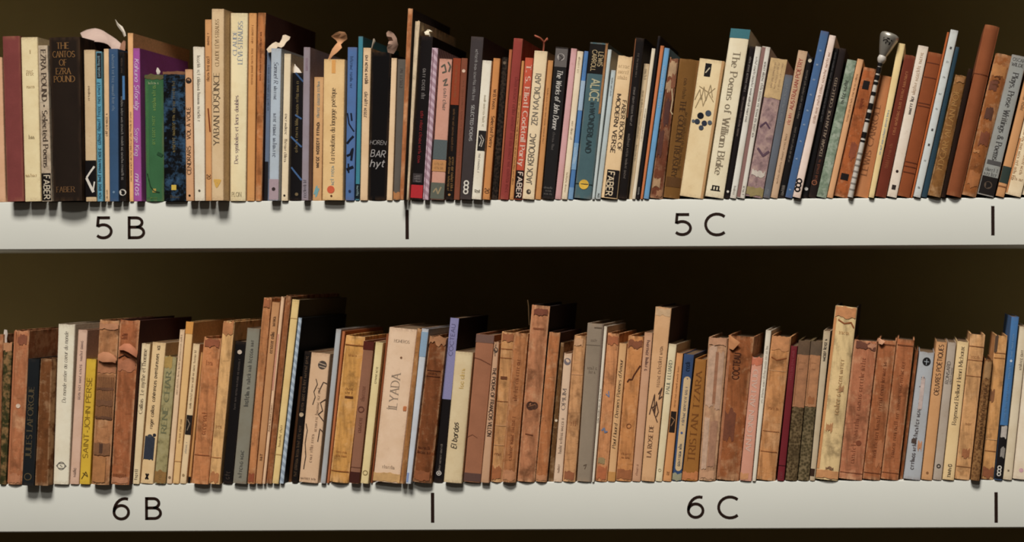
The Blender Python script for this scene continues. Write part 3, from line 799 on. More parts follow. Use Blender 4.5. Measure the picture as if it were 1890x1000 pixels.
B(U, 963, 986, 986, 1011, 93, (234, 209, 170), 'cream paperback titled Zen Kaciklari in grey capitals, ribbon above it', o=3, marks=[
  ('t', 'ZEN KAÇIKLARI', .155, .50, .52, .44, (108, 98, 86), 'sans', 'u', .17), ('t', 'JACK KEROUAC', .56, .90, .5, .46, (92, 82, 72), 'sans', 'u', .17), ('c', .5, .95, 4.5, (72, 60, 50)), ('c', .56, .948, 2, (190, 170, 140))])
B(U, 987, 998, 1011, 1021, 111, (196, 136, 80), 'narrow ochre paperback between Zen Kaciklari and The Works', o=1, marks=[('q', .2, .6, .5, .3, (150, 98, 55), 'sans', 'd')])
B(U, 1000, 1022, 1025, 1049, 86, (36, 33, 33), 'black paperback titled The Works in white italics with grey portrait', o=2, marks=[
  ('r', .05, .98, .01, .13, (104, 96, 92)), ('c', .5, .065, 6.5, (176, 166, 158)), ('s', [(.35, .05), (.65, .07), (.4, .09)], 2.5, (70, 62, 60)), ('t', 'The Works of John Donne', .15, .54, .5, .42, (232, 224, 212), 'italic', 'd', .15), ('q', .56, .69, .5, .22, (128, 120, 114), 'italic', 'd'), ('h', '~', .925, .1, .9, .014, (130, 122, 116)), ('h', '~', .945, .25, .75, .014, (130, 122, 116)), ('h', '~', .965, .15, .85, .014, (130, 122, 116))])
B(U, 1024, 1035, 1054, 1065, 89, (206, 156, 156), 'plain dusty-pink thin paperback right of The Works', o=1)
B(U, 1036, 1047, 1065, 1077, 94, (232, 212, 182), 'thin cream paperback right of the plain dusty-pink spine', o=2, marks=[('q', .04, .15, .5, .4, (165, 145, 115), 'italic', 'd'), ('q', .47, .6, .5, .4, (140, 120, 96), 'italic', 'd'), ('q', .82, .96, .5, .3, (165, 145, 115), 'sans', 'd')])
B(U, 1048, 1057, 1078, 1086, 94, (62, 122, 186), 'thin blue and white chequered booklet left of the teal yellow-dot hardback', o=1, marks=[('r', 0, 1, .2, .4, (160, 185, 208)), ('q', .04, .18, .5, .5, (120, 165, 210), 'sans', 'd'), ('r', 0, 1, .62, .8, (118, 165, 205)), ('s', [(.3, .65), (.7, .7), (.3, .76)], 3, (225, 225, 220)), ('r', 0, 1, .92, 1, (112, 158, 200))])
B(U, 1059, 1091, 1089, 1122, 77, (74, 108, 114), 'teal hardback with black upper panel and a yellow dot near its foot', 'cloth', o=2, torn=1.5, bulge=.0015, marks=[
  ('r', 0, .92, .01, .2, (30, 24, 20)), ('a', .88, 1, 0, .45, (165, 112, 62), .01), ('t', 'LEWIS', .06, .15, .66, .26, (205, 170, 120), 'sans', 'd'), ('t', 'CARROLL', .05, .185, .3, .26, (205, 170, 120), 'sans', 'd'),
  ('t', 'ALICE', .235, .375, .5, .48, (205, 192, 150), 'sans', 'd', .17), ('t', 'in', .385, .41, .5, .28, (44, 60, 64), 'serif', 'd'), ('t', 'WONDERLAND', .42, .705, .5, .3, (40, 54, 58), 'sans', 'd', .19), ('r', 0, 1, .905, .91, (40, 56, 56)), ('c', .5, .91, 9, (232, 184, 62))])
B(U, 1092, 1098, 1122, 1129, 91, (188, 198, 196), 'thin pale grey booklet right of the teal yellow-dot hardback', o=2)
B(U, 1098, 1108, 1128, 1137, 129, (178, 190, 190), 'short pale blue-grey paperback left of Modern Verse', o=2, marks=[('q', .06, .21, .5, .35, (70, 66, 66), 'sans', 'd'), ('q', .95, .985, .5, .5, K)])
B(U, 1109, 1140, 1140, 1169, 102, (230, 196, 150), 'cream paperback titled Modern Verse with black block at foot', o=3, torn=2.5, marks=[
  ('h', '~', .07, .15, .9, .024, (190, 158, 115)), ('h', '~', .11, .15, .9, .024, (180, 148, 105)), ('h', '~', .15, .15, .9, .024, (180, 148, 105)), ('t', 'FABER BOOK OF', .31, .66, .76, .25, (72, 56, 44), 'sans', 'd', .16), ('t', 'MODERN VERSE', .27, .68, .36, .27, (62, 48, 38), 'sans', 'd', .17),
  ('r', .2, .96, .80, .992, (30, 22, 20)), ('r', .62, .66, .81, .98, (150, 130, 105)), ('t', 'FABER', .815, .98, .42, .4, (222, 200, 165), 'sans', 'd', .15)])
B(U, 1140, 1158, 1171, 1191, 68, (28, 21, 19), 'tall black paperback with frayed top right of Modern Verse', o=2, torn=2, marks=[('r', .0, .1, .01, .5, (130, 80, 48)), ('q', .1, .25, .55, .26, (130, 118, 108), 'sans', 'd'), ('q', .31, .55, .55, .28, (176, 164, 152), 'sans', 'd'), ('q', .6, .88, .5, .32, (150, 138, 126), 'sans', 'd')])
B(U, 1158, 1166, 1187, 1199, 117, (198, 174, 138), 'short beige paperback leaning on the tall frayed black one', o=-8, marks=[('q', .04, .12, .5, .5, (130, 112, 88), 'sans', 'd'), ('q', .2, .55, .5, .4, (150, 128, 96), 'sans', 'd'), ('q', .6, .72, .5, .4, (150, 128, 96), 'sans', 'd')])
B(U, 1166, 1173, 1203, 1212, 89, (224, 209, 184), 'thin off-white booklet left of a thin black and an orange one', o=2, marks=[('q', .4, .62, .5, .4, (160, 142, 115), 'sans', 'd')])
B(U, 1173, 1181, 1212, 1219, 66, (30, 26, 29), 'thin black booklet left of the thin orange and sky-blue pair', o=2, marks=[('q', .93, .98, .5, .6, W, 'sans', 'd')])
B(U, 1181, 1187, 1219, 1226, 84, (198, 116, 70), 'thin orange booklet left of the sky-blue one', o=2)
B(U, 1187, 1198, 1226, 1236, 88, (88, 154, 202), 'thin sky-blue paperback left of the ragged leather volume', o=2, marks=[('q', .12, .4, .5, .5, (195, 205, 215), 'hand', 'd')])
B(U, 1198, 1222, 1236, 1252, 105, (112, 58, 38), 'ragged dark leather volume with torn cream shreds down its spine', 'aged', o=1, torn=5, marks=[
  ('a', .1, .9, .03, .14, (205, 175, 128), .02), ('a', .0, .6, .17, .24, (190, 158, 115), .03), ('a', .55, 1, .12, .22, (150, 92, 55), .03), ('a', .25, .75, .3, .48, (62, 26, 18), .03), ('a', .05, .5, .52, .7, (70, 30, 20), .03), ('s', [(.7, .22), (.9, .3), (.85, .38), (1.05, .4)], 2, (205, 180, 140)), ('a', .1, .7, .86, .92, (198, 165, 118), .025), ('a', .5, .95, .94, .985, (180, 130, 85), .012)])
B(U, 1224, 1253, 1254, 1290, 107, (126, 85, 38), 'olive-brown hardback titled The Golden Treasury', 'cloth', o=1, torn=1, marks=[('t', 'THE GOLDEN TREASURY', .3, .85, .46, .3, (66, 42, 22), 'serif', 'd', .16), ('q', .14, .3, .46, .2, (82, 54, 28), 'sans', 'd'), ('q', .38, .8, .74, .16, (84, 56, 30), 'sans', 'd'), ('r', .05, .95, .85, .92, (96, 62, 30))])
B(U, 1254, 1297, 1291, 1337, 107, (232, 206, 160), 'wide cream paperback with a dark four-petal flower motif', o=1, marks=[
  ('r', .9, 1, 0, 1, (198, 152, 102)), ('r', .27, .52, .03, .125, (34, 26, 24)), ('s', [(.32, .1), (.46, .06)], 2, (205, 190, 160)), ('s', [(.05, .3), (.2, .22), (.3, .3), (.35, .2), (.5, .3), (.6, .18), (.75, .27)], 1.4, (150, 128, 92)), ('s', [(.12, .36), (.3, .26), (.42, .34), (.55, .24), (.82, .3)], 1.4, (165, 140, 100)), ('s', [(.15, .2), (.6, .24), (.8, .2)], 1.2, (165, 140, 100)),
  ('c', .38, .41, 6, (26, 26, 34)), ('c', .68, .385, 5.5, (70, 78, 92)), ('c', .28, .455, 5, (50, 58, 72)), ('c', .58, .46, 5, (44, 50, 66)), ('c', .48, .495, 4.5, (64, 72, 86)), ('c', .12, .455, 3, (90, 96, 105)), ('c', .8, .45, 4, (84, 92, 102))])
B(U, 1301, 1336, 1349, 1385, 52, (240, 225, 192), 'ivory paperback titled The Poems with a teal band on top', o=2, drop=3, marks=[
  ('r', 0, 1, .0, .055, (48, 118, 128)), ('t', 'The Poems of William Blake', .135, .865, .47, .36, (122, 106, 84), 'serif', 'd', .14), ('r', .3, .7, .93, .936, K), ('r', .3, .38, .936, .955, K), ('r', .46, .54, .936, .955, K), ('r', .62, .7, .936, .955, K), ('r', .24, .76, .955, .961, K)])
B(U, 1336, 1346, 1384, 1394, 85, (30, 22, 22), 'thin black paperback right of the teal-topped ivory one', o=1, marks=[('q', .07, .3, .5, .45, (185, 172, 160), 'sans', 'd'), ('q', .33, .6, .5, .4, (160, 140, 128), 'sans', 'd'), ('c', .5, .955, 2.2, W)])
B(U, 1347, 1359, 1394, 1406, 85, (214, 208, 196), 'thin white paperback with grey print, left of the white one with brown stripe', o=2, marks=[('q', .07, .5, .5, .42, (105, 96, 90), 'sans', 'd'), ('q', .92, .98, .5, .4, (130, 120, 110), 'sans', 'd')])
B(U, 1359, 1374, 1406, 1422, 85, (216, 208, 195), 'white paperback with a brown stripe down its left side', o=2, marks=[('r', 0, .45, .005, .995, (142, 104, 96)), ('q', .1, .6, .72, .34, (115, 105, 98), 'sans', 'd'), ('q', .92, .98, .7, .3, (130, 120, 110), 'sans', 'd')])
B(U, 1376, 1407, 1423, 1453, 106, (150, 120, 118), 'pink and violet marbled paperback with an ochre paper top', 'marble', (184, 152, 140), o=1, hard=False, marks=[
  ('a', 0, 1, .0, .285, (202, 166, 114), .006), ('q', .03, .22, .78, .12, (140, 108, 70), 'sans', 'd'), ('q', .03, .22, .55, .12, (140, 108, 70), 'sans', 'd'), ('q', .03, .22, .33, .12, (140, 108, 70), 'sans', 'd'), ('a', .1, .9, .81, .85, (205, 190, 175), .02), ('a', 0, 1, .93, .99, (150, 130, 80), .015), ('s', [(.1, .5), (.4, .46), (.7, .5)], 3, (88, 62, 78)), ('s', [(.2, .65), (.6, .7), (.9, .66)], 4, (98, 72, 84))])
B(U, 1408, 1421, 1449, 1464, 137, (94, 99, 109), 'short slate-grey paperback right of the pink marbled one', o=1, marks=[('q', .08, .4, .5, .32, (150, 150, 152), 'sans', 'd'), ('q', .93, .98, .5, .4, (170, 170, 170), 'sans', 'd')])
B(U, 1422, 1435, 1473, 1491, 92, (192, 158, 126), 'tan paperback titled Australian Poetry in red capitals', o=1, marks=[('t', 'AUSTRALIAN POETRY', .055, .40, .5, .44, (160, 62, 52), 'sans', 'u', .16), ('q', .42, .5, .5, .42, (180, 60, 55)), ('q', .56, .9, .5, .3, (165, 130, 100))])
B(U, 1436, 1448, 1491, 1501, 103, (26, 22, 22), 'black paperback between Australian Poetry and the steel-blue spine', o=-1, torn=2, marks=[('q', .1, .45, .5, .36, (155, 140, 125), 'sans', 'd'), ('q', .5, .75, .5, .36, (150, 135, 120), 'sans', 'd'), ('c', .55, .03, 3.5, (205, 190, 165)), ('q', .9, .98, .5, .5, (180, 165, 150))])
B(U, 1449, 1462, 1515, 1530, 56, (58, 98, 146), 'tall steel-blue paperback with spaced small white letters', o=2, marks=[('h', '~', v, .35, .65, .012, (185, 195, 208), 'sans', .2) for v in (.115, .20, .29, .38, .475, .56, .66, .765, .95)])
B(U, 1463, 1477, 1531, 1543, 64, (230, 206, 192), 'pinkish-white paperback with three linked black rings at foot', o=6, marks=[
  ('q', .1, .54, .55, .4, (165, 120, 92), 'sans', 'u'), ('o', .4, .90, 4, (30, 24, 24), 2.6), ('o', .4, .925, 4, (30, 24, 24), 2.6), ('o', .4, .95, 4, (30, 24, 24), 2.6)])
B(U, 1479, 1491, 1540, 1549, 88, (24, 21, 22), 'black paperback right of the one with linked black rings', o=-1, marks=[('q', .03, .5, .5, .4, (130, 124, 120), 'sans', 'd'), ('c', .5, .94, 3, (190, 184, 176))])
B(U, 1491, 1506, 1549, 1562, 88, (40, 29, 27), 'dark brown-black paperback with pale capitals, left of mint green', o=-1, marks=[('t', 'EDGAR ALLAN POE COLLECTED', .2, .72, .5, .36, (176, 152, 128), 'serif', 'u', .15), ('q', .74, .9, .5, .4, (150, 82, 52)), ('o', .4, .9, 4, (150, 90, 60), 1.5)])
B(U, 1507, 1525, 1564, 1582, 109, (122, 136, 114), 'mint green patterned paperback in the leaning row', 'marble', (166, 174, 154), o=1, hard=False, marks=[('q', .14, .32, .45, .42, (52, 52, 46), 'sans', 'u', .2)])
B(U, 1526, 1537, 1582, 1594, 108, (212, 158, 112), 'narrow peach-tan paperback right of the mint green one', o=1, marks=[('q', .1, .45, .5, .35, (135, 90, 58))])
B(U, 1538, 1564, 1594, 1617, 123, (158, 80, 38), 'rust-orange paperback with two black squares left of the striped stick', 'aged', o=-3, bulge=.0006, hard=False, marks=[
  ('r', .25, .75, .1, .165, (34, 24, 22)), ('q', .24, .32, .5, .3, (112, 48, 24), 'sans', 'd', .25), ('r', .2, .75, .82, .87, (34, 24, 22)), ('a', .4, .9, .58, .7, (130, 60, 30), .03)])
B(U, 1576, 1602, 1624, 1647, 138, (196, 128, 80), 'tan hardback with debossed capitals right of the striped stick', 'cloth', o=-3, bulge=.0015, marks=[('t', 'LEWIS CARROLL', .24, .82, .42, .42, (118, 72, 44), 'serif', 'u', .13)])
B(U, 1603, 1613, 1656, 1671, 79, (236, 207, 148), 'pale yellow paperback with tiny blue lettering', o=4, marks=[('q', .43, .72, .5, .36, (96, 140, 185), 'sans', 'u', .2)])
B(U, 1614, 1635, 1670, 1690, 100, (120, 52, 34), 'dark oxblood hardback with gilt lettering right of pale yellow one', 'cloth', o=1, torn=2, bulge=.001, marks=[('q', .1, .56, .5, .3, (196, 128, 78), 'serif', 'u'), ('q', .62, .8, .5, .28, (160, 90, 55), 'serif', 'u')])
B(U, 1637, 1655, 1695, 1714, 83, (222, 206, 188), 'white paperback with brown and black print right of oxblood hardback', o=2, marks=[('q', .04, .32, .5, .36, (185, 150, 118), 'sans', 'u', .2), ('q', .33, .45, .5, .36, (62, 50, 44), 'sans', 'u', .22), ('c', .5, .83, 2.6, (52, 30, 26)), ('r', .3, .7, .92, .95, (52, 42, 38))])
B(U, 1656, 1680, 1714, 1742, 95, (148, 76, 39), 'brown hardback with dark double lines left of tall pale spine', 'cloth', o=1, bulge=.0015, marks=[('r', .05, .95, v, v + .006, (98, 46, 24)) for v in (.07, .17, .35, .37, .76, .79, .83)])
B(U, 1680, 1685, 1745, 1753, 59, (176, 92, 44), 'tall thin orange booklet against the pale grey-blue spine', o=0)
B(U, 1685, 1699, 1754, 1769, 54, (197, 199, 195), 'tall pale grey-blue paperback with sparse small dark marks', o=3, marks=[('r', .4, .66, v, v + .014, (80, 76, 74)) for v in (.1, .59, .68)] + [('h', '~', v, .35, .7, .013, (120, 118, 116), 'sans', .2) for v in (.19, .28, .38, .47, .78, .94)])
B(U, 1700, 1711, 1764, 1771, 86, (32, 62, 78), 'thin dark teal booklet right of the tall pale grey-blue spine', o=1, marks=[('q', .3, .8, .5, .4, (64, 92, 104))])
B(U, 1712, 1736, 1764, 1785, 136, (126, 80, 38), 'worn golden-brown hardback with raised gold capitals', 'aged', o=6, torn=2, marks=[('t', 'EDGAR ALLAN POE', .12, .78, .5, .46, (172, 124, 66), 'serif', 'u', .15), ('a', .2, .9, .02, .06, (172, 118, 62), .01)])
B(U, 1737, 1745, 1787, 1797, 126, (46, 27, 17), 'thin dark brown book left of the tall smooth leather one', 'cloth', o=4)
B(U, 1746, 1773, 1818, 1845, 44, (146, 80, 45), 'tall smooth brown leather hardback with rounded spine, highest at right', 'cloth', o=6, bulge=.0045, marks=[('r', .02, .98, .285, .29, (100, 48, 24))])
B(U, 1774, 1801, 1838, 1868, 96, (140, 78, 36), 'battered orange-brown hardback with dark torn patches near the right end', 'aged', o=2, torn=2, marks=[
  ('a', .05, .9, .08, .16, (192, 128, 62), .02), ('a', .1, .6, .19, .26, (90, 42, 20), .02), ('a', .25, .75, .38, .46, (62, 30, 16), .02), ('a', .3, .9, .55, .64, (112, 52, 24), .02), ('a', .1, .5, .68, .7, (190, 130, 70), .008), ('a', .2, .95, .83, .93, (182, 112, 52), .02), ('q', .16, .24, .5, .5, (70, 38, 20), 'sans', 'd')])
B(U, 1804, 1834, 1868, 1896, 100, (146, 146, 141), 'grey paperback titled Plays, Prose Writings and Poems', o=2, marks=[
  ('h', 'OSCAR', .03, .12, .9, .022, (52, 46, 44)), ('h', 'WILDE', .065, .12, .9, .022, (52, 46, 44)), ('t', 'Plays, Prose Writings & Poems', .125, .745, .5, .36, (62, 58, 56), 'serif', 'd', .14), ('r', .1, .95, .75, .78, (84, 80, 78)), ('h', '~', .815, .1, .9, .022, (74, 70, 68)), ('h', '~', .845, .1, .9, .022, (74, 70, 68)), ('r', .04, 1, .865, .99, (38, 30, 27)), ('c', .5, .925, 7, (92, 74, 60))])
B(U, 1838, 1853, 1903, 1919, 98, (198, 142, 92), 'tan paperback with a dark green band near the right edge, upper row', o=2, marks=[('q', .26, .4, .5, .4, (110, 78, 50), 'sans', 'd'), ('r', 0, 1, .79, .905, (48, 62, 54)), ('r', 0, 1, .925, .935, (140, 88, 52))])
B(U, 1856, 1884, 1921, 1950, 100, (238, 214, 176), 'cream paperback with brown print at the lower right corner, upper row', o=2, marks=[('r', 0, .1, .6, .99, (205, 135, 80)), ('q', .5, .9, .22, .2, (150, 104, 62), 'sans', 'd'), ('q', .7, .85, .6, .2, (165, 120, 80), 'sans', 'd'), ('h', '~', .88, .1, .9, .02, (140, 96, 60))])
B(U, 1886, 1908, 1952, 1974, 110, (214, 196, 164), 'off-white paperback cut off by the right picture edge, upper row')

# ------------------------------------------------------------------ lower shelf, from the left
L = 'L'
B(L, -12, -2, -4, 5, 617, (150, 86, 52), 'thin brown spine cut off at the left edge, lower row', 'aged')
B(L, -1, 10, 6, 22, 632, (58, 56, 30), 'green and tan marbled hardback at the left end, lower row', 'marble', (150, 112, 70), o=2, torn=3, marks=[('a', .0, 1, .0, .06, (190, 130, 85), .015)])
B(L, 12, 39, 25, 52, 609, (172, 102, 66), 'worn reddish-brown hardback with a pale dot, left end of lower row', 'aged', o=3, torn=3, bulge=.002, marks=[('r', 0, .16, .005, .99, (192, 118, 78)), ('a', .3, .9, .03, .09, (128, 66, 38), .02), ('c', .55, .49, 4, (225, 195, 170)), ('a', .1, .9, .93, .99, (196, 130, 88), .015)])
B(L, 39, 62, 51, 73, 662, (34, 38, 41), 'short black-navy cloth book with dim gold capitals', 'cloth', o=13, bulge=.001, marks=[('t', 'JULES LAFORGUE', .22, .78, .5, .46, (98, 82, 56), 'serif', 'u', .15), ('o', .5, .93, 6, (98, 82, 56), 1.5)])
B(L, 63, 92, 73, 99, 662, (110, 63, 32), 'short plain dark brown hardback right of the black-navy one', 'aged', o=13, bulge=.001)
B(L, 93, 126, 102, 138, 597, (230, 220, 196), 'bright white paperback with grey cursive title and an eye-shaped emblem', o=3, torn=2, marks=[
  ('t', 'Du monde entier au coeur du monde', .05, .49, .54, .24, (120, 110, 98), 'italic', 'u', .11), ('o', .5, .885, 7, (105, 98, 90), 1.2), ('s', [(.18, .885), (.35, .87), (.65, .87), (.82, .885), (.65, .9), (.35, .9), (.18, .885)], 1.2, (105, 98, 90)), ('s', [(.42, .88), (.58, .89)], 1.2, (105, 98, 90))])
B(L, 128, 145, 144, 161, 608, (212, 174, 150), 'narrow pale pink paperback left of the yellow book', o=2, torn=1, marks=[('q', .06, .2, .5, .36, (130, 105, 98), 'sans', 'u'), ('q', .22, .45, .5, .36, (130, 105, 98), 'sans', 'u'), ('q', .89, .95, .5, .35, (120, 95, 85))])
B(L, 146, 165, 159, 177, 662, (212, 172, 48), 'bright yellow paperback in the lower row', o=3, marks=[('t', 'SAINT-JOHN PERSE', .15, .79, .5, .5, (132, 100, 30), 'sans', 'u', .14), ('s', [(.2, .96), (.6, .9), (.8, .94), (.3, .91)], 1.6, (100, 78, 30))])
B(L, 167, 199, 182, 218, 590, (172, 112, 72), 'brown hardback with bare ribbed binding exposed under torn leather', 'aged', o=10, torn=2, bulge=.0025, marks=[
  ('a', .02, .98, .02, .055, (195, 135, 95), .008), ('a', .02, .98, .21, .32, (182, 118, 76), .012), ('a', .03, .97, .33, .60, (150, 98, 55), .008)] +
  [('s', [(.08 + .075 * i, .345), (.08 + .075 * i, .6)], .9, (92, 56, 30)) for i in range(12)] + [('a', .05, .95, .41, .425, (82, 48, 26), .006), ('a', .05, .95, .485, .52, (98, 62, 34), .008), ('a', .05, .95, .585, .6, (72, 42, 24), .006), ('a', .06, .95, .745, .82, (120, 78, 44), .006), ('a', .4, .6, .75, .81, (44, 24, 14), .008), ('a', .05, .8, .83, .985, (182, 120, 62), .006)])
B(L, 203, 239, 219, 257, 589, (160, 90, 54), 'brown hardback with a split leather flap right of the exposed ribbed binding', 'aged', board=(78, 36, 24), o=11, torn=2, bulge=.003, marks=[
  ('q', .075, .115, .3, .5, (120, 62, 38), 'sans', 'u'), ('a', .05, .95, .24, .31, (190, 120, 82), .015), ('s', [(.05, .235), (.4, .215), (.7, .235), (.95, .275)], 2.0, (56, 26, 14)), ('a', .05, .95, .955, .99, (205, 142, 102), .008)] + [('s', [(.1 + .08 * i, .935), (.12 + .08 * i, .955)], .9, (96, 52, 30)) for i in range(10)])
B(L, 241, 257, 260, 277, 633, (230, 206, 164), 'cream paperback titled Le mythe, right of the split leather flap hardback', o=2, torn=1, marks=[('t', 'Caillois  Le mythe et l\'homme', .04, .5, .5, .46, (98, 82, 64), 'serif', 'u', .12), ('q', .88, .97, .5, .5, (46, 38, 32))])
B(L, 258, 282, 281, 306, 631, (226, 192, 142), 'cream-tan paperback with a dark blue figure low on its spine', o=1, marks=[
  ('t', 'roger caillois  cohérences aventureuses', .08, .61, .48, .26, (58, 44, 34), 'sans', 'u', .15), ('q', .01, .05, .5, .3, (60, 46, 36)), ('a', .08, .85, .67, .83, (40, 46, 62), .012), ('c', .45, .67, 5, (70, 72, 78)), ('c', .78, .655, 3, (44, 46, 58)), ('s', [(.4, .93), (.6, .97)], 3, K), ('s', [(.6, .93), (.4, .97)], 3, K)])
B(L, 284, 306, 304, 326, 657, (160, 146, 100), 'pale green mottled paperback with embossed capitals and golden top', 'marble', (176, 162, 118), o=2, hard=False, torn=1, marks=[('a', .0, .7, .0, .09, (178, 142, 72), .02), ('t', 'RENÉ CHAR', .12, .6, .5, .44, (112, 112, 82), 'serif', 'u', .14), ('a', 0, 1, .9, .995, (150, 108, 52), .015), ('q', .92, .97, .5, .4, (90, 66, 34))])
B(L, 306, 317, 331, 342, 608, (226, 192, 154), 'thin cream paperback left of the orange-topped tan spine', o=1, marks=[('q', .03, .42, .5, .4, (150, 122, 96), 'sans', 'u'), ('c', .5, .96, 2.5, (140, 110, 80))])
B(L, 318, 330, 342, 357, 593, (226, 182, 122), 'tan paperback with an orange-stained top rising above its neighbours', o=1, torn=2, marks=[('r', 0, 1, .0, .075, (222, 152, 72)), ('q', .6, .75, .5, .34, (140, 100, 62)), ('r', 0, 1, .86, .866, (198, 145, 90))])
B(L, 331, 344, 356, 369, 634, (228, 198, 154), 'cream paperback with a small dark engraving at mid-height', o=1, marks=[('q', .04, .46, .5, .36, (130, 106, 80), 'italic', 'u'), ('r', .1, 1, .51, .65, (46, 38, 34)), ('s', [(.3, .54), (.7, .57), (.4, .62)], 1.5, (140, 120, 100)), ('q', .7, .78, .5, .35, (170, 170, 165)), ('c', .5, .94, 2.5, (170, 140, 100))])
B(L, 345, 351, 370, 374, 650, (196, 142, 84), 'very thin ochre booklet with a black foot, left of the rusty tan hardback', o=-2, marks=[('r', 0, 1, .95, 1, K)])
B(L, 352, 383, 375, 408, 622, (192, 118, 72), 'wide rusty-tan hardback with faint worn lettering, dark stained top', 'aged', o=9, torn=2, bulge=.002, marks=[('a', .1, .95, .01, .06, (138, 70, 38), .015), ('q', .5, .66, .5, .3, (150, 84, 48), 'serif', 'u', .12), ('h', '~', .17, .3, .8, .03, (150, 84, 48)), ('r', .05, .95, .8, .805, (150, 84, 48))])
B(L, 384, 406, 409, 433, 592, (214, 158, 102), 'pale tan hardback with brown head, left of the black paperback, lower row', 'aged', o=8, torn=1.5, bulge=.001, marks=[('a', .05, .95, .005, .08, (178, 106, 58), .015), ('h', '~', .645, .25, .8, .02, (150, 98, 58)), ('r', .05, .95, .835, .84, (176, 116, 66)), ('a', .1, .9, .93, .99, (176, 104, 54), .015)])
B(L, 408, 428, 434, 454, 629, (26, 22, 22), 'black paperback standing left of the sage grey book', o=2, marks=[('c', .5, .075, 4, (205, 185, 165)), ('q', .12, .48, .55, .22, (120, 106, 96), 'sans', 'u'), ('q', .91, .97, .5, .5, (86, 72, 62))])
B(L, 429, 454, 456, 480, 605, (132, 127, 112), 'sage grey paperback with dark lettering, left of the tall brown group', o=6, marks=[('q', .07, .36, .5, .32, (84, 80, 72), 'sans', 'u'), ('q', .37, .5, .5, .34, (72, 68, 62), 'sans', 'u', .2), ('q', .78, .96, .5, .32, (84, 80, 72), 'sans', 'u')])
B(L, 456, 470, 485, 501, 549, (188, 118, 72), 'tall rust-tan hardback, first of the tall lower group', 'aged', o=6, torn=1.5, bulge=.001, marks=[('a', .1, .9, .005, .05, (160, 90, 48), .01), ('a', .1, .9, .945, .99, (136, 56, 24), .008)])
B(L, 470, 483, 501, 517, 557, (192, 138, 92), 'tall dull-tan paperback second in the tall lower group', o=5, marks=[('q', .07, .13, .5, .44, (72, 46, 32), 'serif', 'u', .16), ('q', .16, .28, .5, .46, (60, 38, 26), 'serif', 'u', .18), ('q', .83, .87, .5, .6, (84, 50, 30))])
B(L, 483, 490, 518, 526, 547, (226, 184, 146), 'tall thin pinkish-cream booklet in the tall lower group', o=5, torn=2, marks=[('q', .57, .72, .5, .5, (116, 78, 54)), ('r', 0, .6, .2, .5, (214, 150, 122))])
B(L, 490, 501, 526, 537, 545, (146, 84, 48), 'tall dark brown hardback between pinkish-cream and yellow-cream spines', 'aged', o=4, torn=3, bulge=.0008)
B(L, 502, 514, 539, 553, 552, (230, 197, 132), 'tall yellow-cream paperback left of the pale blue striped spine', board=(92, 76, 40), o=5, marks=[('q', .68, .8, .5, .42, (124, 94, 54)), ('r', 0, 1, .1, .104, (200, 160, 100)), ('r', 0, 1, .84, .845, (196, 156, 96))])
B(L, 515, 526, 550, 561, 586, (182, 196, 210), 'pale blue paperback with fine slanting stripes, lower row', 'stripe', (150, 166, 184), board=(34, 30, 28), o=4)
B(L, 529, 537, 551, 558, 695, (92, 56, 31), 'short thin dark brown book half hidden beside the striped one', 'cloth', o=-8)
B(L, 538, 549, 562, 574, 648, (28, 22, 20), 'narrow black paperback left of the tree drawing', o=1, marks=[('q', .03, .45, .5, .5, (120, 92, 66), 'sans', 'u', .2), ('c', .5, .48, 4, (190, 165, 135)), ('q', .55, .95, .5, .5, (112, 84, 58), 'sans', 'u', .2)])
B(L, 551, 586, 574, 609, 650, (216, 178, 142), 'beige paperback with an ink drawing of branches and round emblem', o=3, torn=1, marks=[
  ('c', .66, .09, 8, (84, 72, 64)), ('s', [(.48, .075), (.84, .09)], 1.4, (205, 175, 145)), ('s', [(.5, .1), (.84, .11)], 1.4, (205, 175, 145)), ('s', [(.25, .8), (.15, .7), (.2, .6), (.1, .55)], 1.6, (56, 42, 36)), ('s', [(.2, .9), (.25, .8), (.2, .76)], 1.6, (56, 42, 36)), ('s', [(.35, .4), (.45, .34), (.35, .3), (.5, .24), (.4, .2)], 1.5, (70, 54, 46)), ('s', [(1, .35), (.75, .38), (.9, .44), (.7, .47), (1, .52)], 1.6, (56, 42, 36)), ('s', [(1, .6), (.85, .58), (.8, .68)], 1.6, (70, 54, 46)), ('s', [(.6, .3), (.8, .22), (1, .23)], 1.4, (70, 54, 46)),
  ('q', .25, .6, .62, .17, (120, 96, 78), 'italic', 'u', .1), ('q', .62, .84, .52, .18, (110, 86, 70), 'italic', 'u', .1), ('h', '~', .965, .1, .9, .018, (120, 96, 76))])
B(L, 591, 601, 620, 630, 607, (172, 172, 172), 'thin light grey booklet left of the honey-coloured hardback', o=4)
B(L, 602, 607, 631, 637, 611, (176, 102, 60), 'very thin brown booklet right of the light grey one', o=2)
B(L, 607, 641, 637, 672, 618, (206, 142, 72), 'wide honey-coloured hardback with small dark title bars', 'aged', o=5, torn=1, bulge=.003, marks=[('r', .02, .98, .06, .066, (150, 88, 40)), ('h', '~', .13, .3, .75, .016, (160, 100, 50)), ('h', '~', .36, .35, .75, .018, (110, 66, 34)), ('h', '~', .385, .35, .75, .018, (110, 66, 34)), ('r', .35, .78, .41, .425, (100, 58, 30)), ('h', '~', .79, .2, .8, .016, (168, 105, 52)), ('h', '~', .815, .2, .8, .016, (168, 105, 52)), ('r', .02, .98, .92, .926, (150, 88, 40))])
